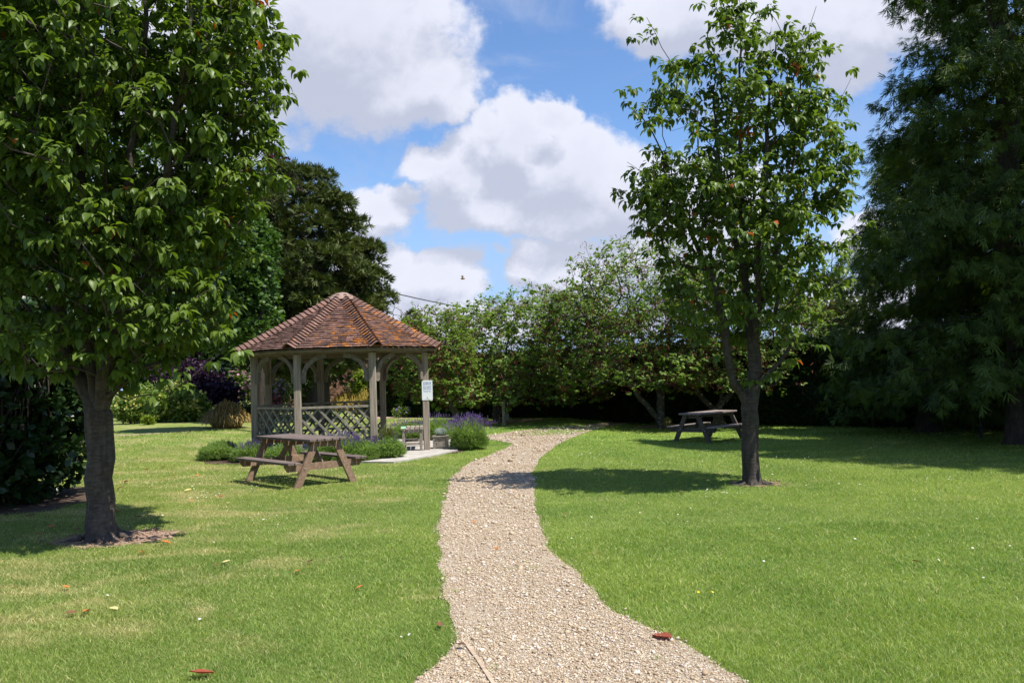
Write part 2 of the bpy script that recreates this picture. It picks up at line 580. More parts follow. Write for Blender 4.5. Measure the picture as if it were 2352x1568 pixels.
def gravel_mat():
    m, q, out = mat('gravel')
    co = q.n('ShaderNodeTexCoord').outputs['Object']
    vo = q.n('ShaderNodeTexVoronoi', {'Vector': co, 'Scale': 105.0})
    vc = q.n('ShaderNodeSeparateColor', {0: vo.outputs['Color']})
    col = q.mix(vc.outputs[0], (0.30, 0.23, 0.155), (0.52, 0.43, 0.315))
    col = q.mix(q.m('GREATER_THAN', vc.outputs[1], 0.86), col, (0.66, 0.61, 0.52))
    col = q.mix(q.m('GREATER_THAN', vc.outputs[2], 0.9), col, (0.26, 0.13, 0.07))
    edge = q.ramp(vo.outputs['Distance'], 0.25, 0.75)
    col = q.mix(q.m('MULTIPLY', edge, 0.5), col, (0.2, 0.15, 0.10))
    big = q.noise(co, 0.8, 5, 0.6)
    col = q.mix(q.m('MULTIPLY', q.ramp(big, 0.45, 0.7), 0.35), col, (0.33, 0.25, 0.17))
    b = q.n('ShaderNodeBsdfPrincipled', {'Base Color': col, 'Roughness': 0.85, 'Specular IOR Level': 0.25})
    bp = q.n('ShaderNodeBump', {'Height': vo.outputs['Distance'], 'Strength': 0.8, 'Distance': -0.012})
    q.nt.links.new(bp.outputs[0], b.inputs['Normal'])
    q.nt.links.new(b.outputs[0], out.inputs[0])
    return m


def pebble_mat():
    m, q, out = mat('pebbles')
    r = q.n('ShaderNodeAttribute', attribute_name='rnd').outputs['Fac']
    cr = q.n('ShaderNodeValToRGB', {0: r})
    els = cr.color_ramp.elements
    els[0].position = 0; els[0].color = (0.25, 0.165, 0.105, 1)
    els[1].position = 1; els[1].color = (0.72, 0.66, 0.55, 1)
    for p, c in ((.12, (0.32, 0.23, 0.145, 1)), (.4, (0.42, 0.33, 0.215, 1)), (.7, (0.53, 0.44, 0.31, 1)), (.9, (0.55, 0.47, 0.41, 1))):
        e = els.new(p); e.color = c
    co = q.n('ShaderNodeTexCoord').outputs['Object']
    nz = q.noise(co, 90, 3)
    col = q.mix(q.m('MULTIPLY', nz, 0.4), cr.outputs[0], (0.3, 0.21, 0.13))
    b = q.n('ShaderNodeBsdfPrincipled', {'Base Color': col, 'Roughness': 0.7, 'Specular IOR Level': 0.3})
    q.nt.links.new(b.outputs[0], out.inputs[0])
    return m


def bark_mat(name, dark, light, band=26.0, lichen=None, lt=0.6, moss_h=None):
    m, q, out = mat(name)
    co = q.n('ShaderNodeTexCoord').outputs['Object']
    n1 = q.noise(q.v('MULTIPLY', co, (9, 9, band)), 1.0, 6, 0.7, 0.6)
    n5 = q.noise(q.v('MULTIPLY', co, (16, 16, 2.2)), 1.0, 6, 0.65, 0.3)
    n1 = q.m('ADD', q.m('MULTIPLY', n1, 0.55), q.m('MULTIPLY', n5, 0.45))
    n2 = q.noise(co, 14, 6, 0.7)
    n3 = q.noise(q.v('MULTIPLY', co, (2.2, 2.2, band * 2.5)), 1.0, 3, 0.5)
    col = q.mix(q.ramp(n1, 0.35, 0.72), dark, light)
    col = q.mix(q.m('MULTIPLY', q.ramp(n2, 0.5, 0.7), 0.5), col, tuple(k * 0.5 for k in dark))
    if lichen:
        n4 = q.noise(co, 11, 6, 0.7, 0.5)
        col = q.mix(q.ramp(n4, lt, lt + .07), col, lichen)
    b = q.n('ShaderNodeBsdfPrincipled', {'Base Color': col, 'Roughness': 0.75, 'Specular IOR Level': 0.25})
    h = q.m('ADD', q.m('MULTIPLY', n1, 0.6), q.m('ADD', q.m('MULTIPLY', n3, 0.5), q.m('MULTIPLY', n2, 0.5)))
    bp = q.n('ShaderNodeBump', {'Height': h, 'Strength': 0.9, 'Distance': 0.02})
    q.nt.links.new(bp.outputs[0], b.inputs['Normal'])
    q.nt.links.new(b.outputs[0], out.inputs[0])
    return m


def tile_mat():
    m, q, out = mat('roof_tile')
    co = q.n('ShaderNodeTexCoord').outputs['Object']
    r = q.n('ShaderNodeAttribute', attribute_name='rnd').outputs['Fac']
    r = q.m('ADD', q.m('MULTIPLY', r, 0.5), q.m('MULTIPLY', q.noise(q.v('ADD', co, (9, 1, 4)), 2.2, 5, 0.6), 0.5))
    col = q.mix(r, (0.085, 0.046, 0.038), (0.27, 0.15, 0.118))
    n1 = q.noise(co, 9, 6, 0.7)
    col = q.mix(q.m('MULTIPLY', q.ramp(n1, 0.42, 0.66), 0.7), col, (0.06, 0.045, 0.038))
    n2 = q.noise(q.v('ADD', co, (3, 5, 1)), 24, 6, 0.75)
    col = q.mix(q.m('MULTIPLY', q.ramp(n2, 0.60, 0.66), 0.8), col, (0.36, 0.33, 0.28))
    # orange lichen, thicker on the side that gets the sun
    sp = q.n('ShaderNodeSeparateXYZ', {0: co})
    side = q.ramp(q.m('ADD', q.m('MULTIPLY', sp.outputs[0], 1.0), q.m('MULTIPLY', sp.outputs[1], -0.35)), -0.9, 1.3)
    n3 = q.noise(q.v('MULTIPLY', co, (5.5, 5.5, 16)), 1.0, 6, 0.72)
    lf = q.ramp(q.m('ADD', n3, q.m('MULTIPLY', side, 0.11)), 0.645, 0.685)
    col = q.mix(q.m('MULTIPLY', lf, 0.9), col, (0.47, 0.17, 0.022))
    b = q.n('ShaderNodeBsdfPrincipled', {'Base Color': col, 'Roughness': 0.85, 'Specular IOR Level': 0.2})
    bp = q.n('ShaderNodeBump', {'Height': n2, 'Strength': 0.6, 'Distance': 0.008})
    q.nt.links.new(bp.outputs[0], b.inputs['Normal'])
    q.nt.links.new(b.outputs[0], out.inputs[0])
    return m


def plain(name, c, rough=0.5, spec=0.4, metal=0.0):
    m, q, out = mat(name)
    co = q.n('ShaderNodeTexCoord').outputs['Object']
    nz = q.noise(co, 30, 3)
    col = q.mix(q.m('MULTIPLY', nz, 0.12), c, tuple(k * .6 for k in c))
    b = q.n('ShaderNodeBsdfPrincipled', {'Base Color': col, 'Roughness': rough, 'Specular IOR Level': spec, 'Metallic': metal})
    q.nt.links.new(b.outputs[0], out.inputs[0])
    return m


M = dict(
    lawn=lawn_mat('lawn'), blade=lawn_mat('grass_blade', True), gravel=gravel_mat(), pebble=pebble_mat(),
    soil=simple('soil', (0.17, 0.105, 0.07), (0.36, 0.245, 0.17), (11, 11, 11), 0.95, 0.9, bd=0.03),
    soilpale=simple('dry_soil', (0.24, 0.17, 0.12), (0.42, 0.31, 0.22), (7, 7, 7), 0.95, 0.7, bd=0.03),
    concrete=simple('concrete', (0.30, 0.28, 0.25), (0.44, 0.41, 0.37), (5, 5, 5), 0.9, 0.3),
    post=simple('oak_post', (0.19, 0.155, 0.12), (0.36, 0.30, 0.24), (26, 26, 1.6), 0.8, 0.6, rr=0.2, bd=0.006),
    bracket=simple('bracket_oak', (0.12, 0.10, 0.078), (0.22, 0.185, 0.15), (14, 14, 14), 0.85, 0.4, bd=0.005),
    mould=simple('leaf_mould', (0.035, 0.024, 0.018), (0.11, 0.07, 0.045), (14, 14, 14), 0.95, 0.9, bd=0.03),
    rail=simple('grey_oak', (0.19, 0.165, 0.13), (0.34, 0.30, 0.245), (14, 14, 14), 0.85, 0.5, rr=0.3, bd=0.005),
    lattice=simple('trellis_wood', (0.16, 0.15, 0.115), (0.30, 0.28, 0.215), (14, 14, 14), 0.85, 0.4, rr=0.3, bd=0.005),
    beam=simple('beam_oak', (0.15, 0.115, 0.08), (0.26, 0.21, 0.155), (6, 6, 30), 0.85, 0.4, bd=0.005),
    tableA=simple('stained_wood', (0.155, 0.095, 0.062), (0.27, 0.18, 0.125), (6, 22, 22), 0.75, 0.5, rr=0.35, bd=0.005),
    tableAtop=simple('worn_stained_wood', (0.09, 0.066, 0.058), (0.20, 0.155, 0.135), (3, 40, 40), 0.75, 0.6, rr=0.35, c3=(0.3, 0.28, 0.27), t3=0.68, bd=0.006),
    tableB=simple('grey_brown_wood', (0.05, 0.04, 0.034), (0.115, 0.092, 0.08), (6, 22, 22), 0.75, 0.5, rr=0.3, bd=0.005),
    tableBtop=simple('sun_bleached_wood', (0.15, 0.115, 0.10), (0.27, 0.22, 0.20), (3, 40, 40), 0.75, 0.6, rr=0.3, bd=0.006),
    bolt=plain('galvanised', (0.55, 0.55, 0.55), 0.35, 0.5, 0.8),
    tile=tile_mat(), cap=simple('mortar_cap', (0.19, 0.125, 0.10), (0.33, 0.235, 0.19), (7, 7, 7), 0.9, 0.5),
    bark=bark_mat('cherry_bark', (0.040, 0.030, 0.025), (0.125, 0.10, 0.082), 34.0, (0.26, 0.21, 0.17), 0.64),
    barkR=bark_mat('dark_cherry_bark', (0.030, 0.024, 0.020), (0.095, 0.078, 0.066), 30.0, (0.26, 0.25, 0.21), 0.66),
    barkC=bark_mat('lichen_bark', (0.04, 0.034, 0.028), (0.10, 0.088, 0.07), 6.0, (0.25, 0.26, 0.20), 0.56),
    barkK=bark_mat('cypress_bark', (0.035, 0.027, 0.021), (0.10, 0.08, 0.064), 4.0),
    barkD=bark_mat('dark_bark', (0.028, 0.022, 0.018), (0.07, 0.058, 0.046), 4.0),
    moss=simple('moss', (0.10, 0.075, 0.02), (0.22, 0.19, 0.05), (30, 30, 30), 1.0, 1.0, bd=0.03),
    cherry=leaf_mat('cherry_leaf', (0.027, 0.062, 0.010), (0.175, 0.245, 0.035), 0.36, 0.42, 0.3, (0.42, 0.10, 0.02), 0.006),
    cherryR=leaf_mat('cherry_leaf_small', (0.042, 0.085, 0.014), (0.155, 0.215, 0.034), 0.38, 0.42, 0.32, (0.40, 0.09, 0.02), 0.006),
    redbud=leaf_mat('redbud_leaf', (0.092, 0.160, 0.028), (0.20, 0.285, 0.058), 0.40, 0.5, 0.3),
    pods=leaf_mat('seed_pods', (0.13, 0.035, 0.03), (0.24, 0.09, 0.06), 0.2, 0.6, 0.2, tcol=(1.4, .8, .7)),
    conifer=leaf_mat('cypress_spray', (0.018, 0.040, 0.009), (0.135, 0.195, 0.032), 0.28, 0.55, 0.25),
    yew=leaf_mat('yew_needle', (0.030, 0.050, 0.012), (0.110, 0.130, 0.030), 0.15, 0.6, 0.2),
    oak=leaf_mat('oak_leaf', (0.032, 0.080, 0.018), (0.095, 0.165, 0.032), 0.3, 0.5, 0.3),
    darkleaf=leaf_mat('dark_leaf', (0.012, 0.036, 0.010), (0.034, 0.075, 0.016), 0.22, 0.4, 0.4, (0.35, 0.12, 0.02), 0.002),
    laurel=leaf_mat('laurel_leaf', (0.009, 0.026, 0.007), (0.026, 0.056, 0.012), 0.15, 0.35, 0.35, (0.45, 0.22, 0.03), 0.006),
    beech=leaf_mat('copper_leaf', (0.045, 0.016, 0.022), (0.085, 0.035, 0.04), 0.25, 0.5, 0.3, tcol=(1.3, .7, .8)),
    smoke=leaf_mat('purple_leaf', (0.028, 0.012, 0.030), (0.070, 0.035, 0.070), 0.2, 0.5, 0.3, tcol=(1.2, .7, 1.1)),
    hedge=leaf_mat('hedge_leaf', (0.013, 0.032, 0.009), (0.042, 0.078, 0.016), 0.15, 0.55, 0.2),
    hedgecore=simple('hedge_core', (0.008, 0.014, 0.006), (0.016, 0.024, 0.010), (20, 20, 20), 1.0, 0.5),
    lime=leaf_mat('lime_leaf', (0.12, 0.19, 0.02), (0.26, 0.30, 0.05), 0.4, 0.5, 0.3),
    mid=leaf_mat('mid_leaf', (0.070, 0.135, 0.022), (0.18, 0.25, 0.05), 0.3, 0.5, 0.3),
    olive=leaf_mat('olive_leaf', (0.06, 0.075, 0.025), (0.13, 0.14, 0.055), 0.25, 0.55, 0.2),
    straw=leaf_mat('straw_blade', (0.26, 0.17, 0.05), (0.46, 0.34, 0.13), 0.3, 0.6, 0.2, tcol=(1.2, 1.1, .7)),
    strawg=leaf_mat('golden_blade', (0.20, 0.17, 0.035), (0.36, 0.27, 0.07), 0.3, 0.6, 0.2, tcol=(1.2, 1.1, .6)),
    fescue=leaf_mat('blue_grass_blade', (0.22, 0.29, 0.24), (0.36, 0.43, 0.36), 0.3, 0.6, 0.2, tcol=(1, 1, 1)),
    lavg=leaf_mat('lavender_stem', (0.12, 0.20, 0.045), (0.24, 0.34, 0.10), 0.3, 0.6, 0.2),
    lavf=leaf_mat('lavender_flower', (0.11, 0.065, 0.23), (0.25, 0.17, 0.38), 0.25, 0.6, 0.2, tcol=(1, 1, 1)),
    pink=leaf_mat('pink_petal', (0.50, 0.22, 0.32), (0.72, 0.45, 0.52), 0.3, 0.6, 0.2, tcol=(1, 1, 1)),
    red=leaf_mat('red_petal', (0.42, 0.08, 0.13), (0.60, 0.16, 0.22), 0.3, 0.6, 0.2, tcol=(1, 1, 1)),
    yellow=leaf_mat('yellow_petal', (0.42, 0.40, 0.10), (0.62, 0.55, 0.16), 0.3, 0.6, 0.2, tcol=(1, 1, 1)),
    brick=simple('old_brick', (0.25, 0.11, 0.07), (0.42, 0.24, 0.17), (4, 4, 13), 0.9, 0.5),
    white=plain('sign_white', (0.80, 0.82, 0.84), 0.35), blue=plain('sign_blue', (0.05, 0.17, 0.42), 0.5),
    palet=plain('pale_rule', (0.45, 0.56, 0.68), 0.5), greyt=plain('sign_grey', (0.18, 0.19, 0.2), 0.5), limes=plain('sign_lime', (0.55, 0.60, 0.12), 0.5),
    black=plain('black_plastic', (0.02, 0.02, 0.02), 0.4), cable=plain('cable', (0.03, 0.03, 0.035), 0.6),
    green=plain('pale_green_card', (0.25, 0.62, 0.33), 0.6),
    pbox=plain('grey_box', (0.10, 0.11, 0.11), 0.6), dsign=plain('dull_green_board', (0.035, 0.06, 0.04), 0.7),
    leafo=leaf_mat('fallen_orange', (0.42, 0.13, 0.035), (0.62, 0.26, 0.07), 0.2, 0.55, 0.3, tcol=(1, .8, .6)),
    leafr=leaf_mat('fallen_red', (0.22, 0.05, 0.03), (0.38, 0.10, 0.05), 0.2, 0.5, 0.3, tcol=(1, .7, .6)),
    leafb=leaf_mat('fallen_brown', (0.14, 0.055, 0.03), (0.22, 0.10, 0.05), 0.1, 0.5, 0.3, tcol=(1, .8, .6)),
    leafy=leaf_mat('fallen_yellow', (0.58, 0.46, 0.16), (0.70, 0.60, 0.30), 0.2, 0.55, 0.3, tcol=(1, 1, .8)),
    petal=plain('daisy_white', (0.78, 0.78, 0.76), 0.6), disc=plain('daisy_disc', (0.72, 0.55, 0.05), 0.6),
    butter=plain('buttercup', (0.78, 0.56, 0.02), 0.3),
    insect=plain('insect_brown', (0.30, 0.12, 0.05), 0.5), wing=plain('insect_wing', (0.5, 0.42, 0.36), 0.4),
    timber=simple('edging_timber', (0.30, 0.22, 0.15), (0.46, 0.36, 0.26), (3, 30, 30), 0.9, 0.6),
    twig=plain('pale_twig', (0.28, 0.24, 0.20), 0.8),
)
rng = np.random.default_rng(11)
random.seed(11)

# ------------------------------------------------------------------ ground, path, soil
PATH_R = [(1760, 1600), (1710, 1568), (1600, 1503), (1500, 1447), (1400, 1402), (1375, 1360), (1328, 1318), (1262, 1262), (1240, 1212), (1227, 1140), (1223, 1085), (1240, 1052), (1285, 1018), (1345, 993), (1400, 978), (1450, 971), (1520, 969)]
PATH_T = [(1500, 965), (1430, 967), (1340, 975), (1250, 983), (1190, 990), (1127, 998), (1060, 1000), (1000, 1004)]
PATH_L = [(1000, 1010), (1060, 1010), (1130, 1010), (1178, 1018), (1165, 1028), (1130, 1042), (1072, 1066), (1036, 1100), (1012, 1180), (1006, 1250), (1015, 1330), (1028, 1390), (1046, 1440), (1060, 1472), (1015, 1515), (945, 1572), (900, 1600)]
def edge_pts(pts, step=0.22, amp=0.03):
    A = [G(*p) for p in pts]; out = []
    for a, b in zip(A[:-1], A[1:]):
        k = max(1, int(np.linalg.norm(b - a) / step))
        for i in range(k):
            p = a + (b - a) * i / k
            n_ = mnoise.noise(Vector((p[0] * 2.3, p[1] * 2.3, 1))) * amp * 1.6 + mnoise.noise(Vector((p[0] * 9, p[1] * 9, 4))) * amp
            out.append((p[0] + n_, p[1] + n_ * .5))
    return out
near = [(1.9, 2.5), (-1.3, 2.5)]
path_poly = [near[0]] + edge_pts(PATH_R) + edge_pts(PATH_T, 1.5, 0) + edge_pts(PATH_L) + [near[1]]


def pip(x, y, poly):
    poly = np.array(poly); inside = np.zeros(len(x), bool)
    j = len(poly) - 1
    for i in range(len(poly)):
        xi, yi = poly[i]; xj, yj = poly[j]
        c = ((yi > y) != (yj > y)) & (x < (xj - xi) * (y - yi) / (yj - yi + 1e-12) + xi)
        inside ^= c
        j = i
    return inside


def flat_poly(name, poly, dz, m, kind='structure'):
    tri = tessellate_polygon([[Vector((p[0], p[1], 0)) for p in poly]])
    V = [(p[0], p[1], float(hfun(p[0], p[1])) + dz) for p in poly]
    o = mk(name, V, [t if (np.cross(np.subtract(V[t[1]], V[t[0]]), np.subtract(V[t[2]], V[t[0]]))[2] > 0) else t[::-1] for t in tri], m)
    o['kind'] = kind
    return o


xs = np.concatenate([[-400, -200, -100, -60, -40], np.arange(-30, 30.01, 0.5), [40, 60, 100, 200, 400]])
ys = np.concatenate([[-200, -60, -20, -8, 0], np.arange(1, 45.01, 0.5), [50, 60, 80, 120, 200, 450]])
gx, gy = np.meshgrid(xs, ys)
V = np.stack([gx, gy, hfun(gx, gy)], -1).reshape(-1, 3)
nx = len(xs); ii = (np.arange(len(ys) - 1)[:, None] * nx + np.arange(nx - 1)[None]).ravel()
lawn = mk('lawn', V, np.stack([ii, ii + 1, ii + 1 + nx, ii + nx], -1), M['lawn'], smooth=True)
lawn['kind'] = 'structure'
flat_poly('gravel_path', path_poly, 0.006, M['gravel'])


def blob(cx, cy, rx, ry, n=64, amp=.15, seed=0, rot=0):
    o = []
    for i in range(n):
        a = 2 * PI * i / n
        r = 1 + amp * mnoise.noise(Vector((math.cos(a) * 2 + seed, math.sin(a) * 2, seed))) * 2
        x, y = rx * r * math.cos(a), ry * r * math.sin(a)
        o.append((cx + x * math.cos(rot) - y * math.sin(rot), cy + x * math.sin(rot) + y * math.cos(rot)))
    return o


TL = G(236, 1238); TR = G(1730, 1112)
GZ = np.array([-3.87, 18.95, 0.0]); GROT = 0.103
soils = []
def soil(cx, cy, rx, ry, seed, m='soil', name='soil', rot=0):
    b = blob(cx, cy, rx, ry, seed=seed, rot=rot); soils.append(b)
    return flat_poly(name, b, 0.005 + 0.0006 * len(soils), M[m])
soil(TL[0] + .12, TL[1] + .02, .62, .48, 3)
soil(TR[0] + .04, TR[1] + .05, .34, .30, 7)
soil(-7.7, 12.0, 1.75, 1.7, 9, 'mould', 'leaf_mould')
for nm_, C_, rx_, ry_, n_ in (('clods', TL, .66, .50, 420), ('clods', TR, .36, .32, 120)):
    a_ = rng.uniform(0, 2 * PI, n_); q_ = rng.random(n_) ** .5 * 1.15
    P_ = np.stack([C_[0] + .1 + np.cos(a_) * q_ * rx_, C_[1] + np.sin(a_) * q_ * ry_, np.full(n_, .012)], -1)
    tt = (1 + 5 ** .5) / 2; ov = np.array([(1, 0, 0), (-1, 0, 0), (0, 1, 0), (0, -1, 0), (0, 0, 1), (0, 0, -1.)])
    V_, F_ = inst(ov, [(0, 2, 4), (2, 1, 4), (1, 3, 4), (3, 0, 4), (2, 0, 5), (1, 2, 5), (3, 1, 5), (0, 3, 5)], P_, rng.normal(size=(n_, 3)), rng.normal(size=(n_, 3)), .009 * np.exp(rng.normal(0, .5, n_)))
    o_ = mk('soil_clods', V_, F_, M['soil']); o_['kind'] = 'stuff'; o_['label'] = 'small brown clods of bare soil around the ' + ('thick left' if C_ is TL else 'slender right') + ' cherry trunk'                       # leaf mould under the laurel
c_ = G(1522, 980); soil(c_[0] - .1, c_[1] + .1, .9, .8, 12)
c_ = G(1150, 968); soil(c_[0], c_[1], 1.7, 1.1, 13)
soil(GZ[0] - .1, GZ[1] - .7, 2.75, 1.75, 15, 'mould', 'bed_soil')
bed = [tuple(G(u, v)[:2]) for u, v in ((180, 1004), (300, 1000), (420, 991), (560, 985), (700, 975), (860, 962), (955, 958))] + [(-3.5, 41), (-3.5, 55), (-32, 55), (-24, 33)]
soils.append(bed); flat_poly('border_soil', bed, 0.004, M['soilpale'])
slab = [tuple(G(u, v)[:2]) for u, v in ((700, 1062), (905, 1064), (990, 1050), (1052, 1036), (1075, 1022), (1110, 1010))] + [(-1.6, 21.9), (-3.0, 22.2), (-5.2, 21.6), (-6.4, 19.6), (-6.3, 17.8)]
mb = MB(); mb.prism([(x - GZ[0], y - GZ[1]) for x, y in slab][::1], -0.05, 0.035)
pv = mb.build('paving', M['concrete']); pv.location = GZ; pv['kind'] = 'structure'

# ------------------------------------------------------------------ grass blades (one mesh), pebbles
def scatter(y0, y1, dens):
    n = int(dens * ((y1 ** 2 - y0 ** 2) * 0.66 + 4.4 * (y1 - y0)))
    y = np.sqrt(rng.uniform(y0 ** 2, y1 ** 2, n)); x = (0.66 * y + 2.2) * rng.uniform(-1, 1, n)
    return x, y


def keep_off(x, y):
    jx = rng.normal(0, .022, len(x)); jy = rng.normal(0, .022, len(x))
    k = ~pip(x + jx, y + jy, path_poly)
    for b in soils: k &= ~pip(x + jx * 3.5, y + jy * 3.5, b)
    return k & ~pip(x, y, slab)


Vs = []; Fs = []; Rs = []; nv = 0
for y0, y1, dens, wd, ht, near_ in ((3.4, 5.5, 12000, .0032, .028, 1), (5.5, 8.5, 7000, .0042, .028, 1), (8.5, 13, 2600, .0065, .029, 0), (13, 20, 900, .011, .031, 0), (20, 33, 230, .02, .042, 0)):
    x, y = scatter(y0, y1, dens)
    cl = np.array([0.0])
    k = keep_off(x, y)
    if near_:      # a few weeds rooted in the gravel
        for _ in range(16):
            wy = rng.uniform(y0, y1); wx = rng.uniform(-.9, 1.9); k |= ((x - wx) ** 2 + (y - wy) ** 2 < rng.uniform(.02, .055) ** 2) & (rng.random(len(x)) < .5)
    x, y = x[k], y[k]; n = len(x)
    z = hfun(x, y)
    # longer, denser tufts here and there
    tuf = 0.5 + 0.5 * np.sin(x * 3.1 + 1.3 * np.sin(y * 2.3)) * np.sin(y * 2.7 + 1.1 * np.sin(x * 1.9))
    a = rng.uniform(0, 2 * PI, n); h = ht * rng.uniform(.5, 1.15, n) * (.8 + .5 * tuf); lean = rng.uniform(.3, 1.7, n) * h
    b = rng.uniform(0, 2 * PI, n)
    P_ = np.stack([x, y, z], -1)
    side = np.stack([np.cos(a), np.sin(a), 0 * a], -1) * wd * rng.uniform(.6, 1.2, n)[:, None]
    ld = np.stack([np.cos(b), np.sin(b), 0 * b], -1) * lean[:, None]; up = np.array([0, 0, 1.0])
    if near_:
        mid = P_ + ld * .3 + up * (h * .6)[:, None]; tip = P_ + ld * 1.1 + up * h[:, None]
        V_ = np.stack([P_ - side * .5, P_ + side * .5, mid + side * .42, mid - side * .42, tip], 1)
        F_ = (np.array([(0, 1, 2), (0, 2, 3), (3, 2, 4)])[None] + (np.arange(n) * 5)[:, None, None]).reshape(-1, 3)
        kk = 5
    else:
        V_ = np.stack([P_ - side * .5, P_ + side * .5, P_ + ld + up * h[:, None]], 1)
        F_ = (np.arange(n * 3)).reshape(-1, 3); kk = 3
    Vs.append(V_.reshape(-1, 3)); Fs.append(F_ + nv); nv += n * kk; Rs.append(np.repeat(rng.random(n), kk))
o = mk('grass', np.concatenate(Vs), np.concatenate(Fs), M['blade'], rnd=np.concatenate(Rs)); o['kind'] = 'stuff'
tag(o, 'short mown green grass blades covering the lawn on both sides of the path', 'grass')

ICO = None
def ico():
    t = (1 + 5 ** .5) / 2
    V = np.array([(-1, t, 0), (1, t, 0), (-1, -t, 0), (1, -t, 0), (0, -1, t), (0, 1, t), (0, -1, -t), (0, 1, -t), (t, 0, -1), (t, 0, 1), (-t, 0, -1), (-t, 0, 1)]) / math.sqrt(1 + t * t)
    F = [(0, 11, 5), (0, 5, 1), (0, 1, 7), (0, 7, 10), (0, 10, 11), (1, 5, 9), (5, 11, 4), (11, 10, 2), (10, 7, 6), (7, 1, 8), (3, 9, 4), (3, 4, 2), (3, 2, 6), (3, 6, 8), (3, 8, 9), (4, 9, 5), (2, 4, 11), (6, 2, 10), (8, 6, 7), (9, 8, 1)]
    return V, F
IV, IF = ico()
Vs = []; Fs = []; Rs = []; nv = 0
for y0, y1, dens, s0 in ((3.6, 6.0, 14000, .0050), (6.0, 9.5, 7500, .0060), (9.5, 15, 2200, .0085), (15, 26, 420, .013)):
    n = int(dens * (y1 - y0) * 3.6)
    y = rng.uniform(y0, y1, n); x = rng.uniform(-2.2, 3.4, n)
    jx = rng.normal(0, .025, n)
    k = pip(x + jx, y + jx, path_poly)
    wear = np.sin(x * 2.1 + 1.7 * np.sin(y * 1.3)) * np.sin(y * 1.7 + 1.2 * np.sin(x * 3.1)) + .6 * np.sin(x * 5.3 + y * 2.2) * np.sin(y * 4.1 - x)
    k &= rng.random(n) > np.clip(wear - .1, 0, .65)      # trodden patches show more grit than stones
    x, y = x[k], y[k]; n = len(x)
    s = s0 * np.exp(rng.normal(0, .45, n))
    Xd = rng.normal(size=(n, 3)) * [1, 1, .25]; Zd = np.array([[0, 0, 1.0]]) + rng.normal(size=(n, 3)) * .3
    T = IV * np.array([1.0, .75, .5])
    P_ = np.stack([x, y, hfun(x, y) + .006 + s * .28], -1)
    V_, F_ = inst(T, IF, P_, Xd, Zd, s)
    V_ += rng.normal(0, .12, V_.shape) * np.repeat(s, 12)[:, None]
    Vs.append(V_); Fs.append(F_ + nv); nv += n * 12; Rs.append(np.repeat(rng.random(n), 12))
o = mk('gravel', np.concatenate(Vs), np.concatenate(Fs), M['pebble'], rnd=np.concatenate(Rs)); o['kind'] = 'stuff'
tag(o, 'loose pale beige and tan pebbles lying on the garden path', 'gravel')

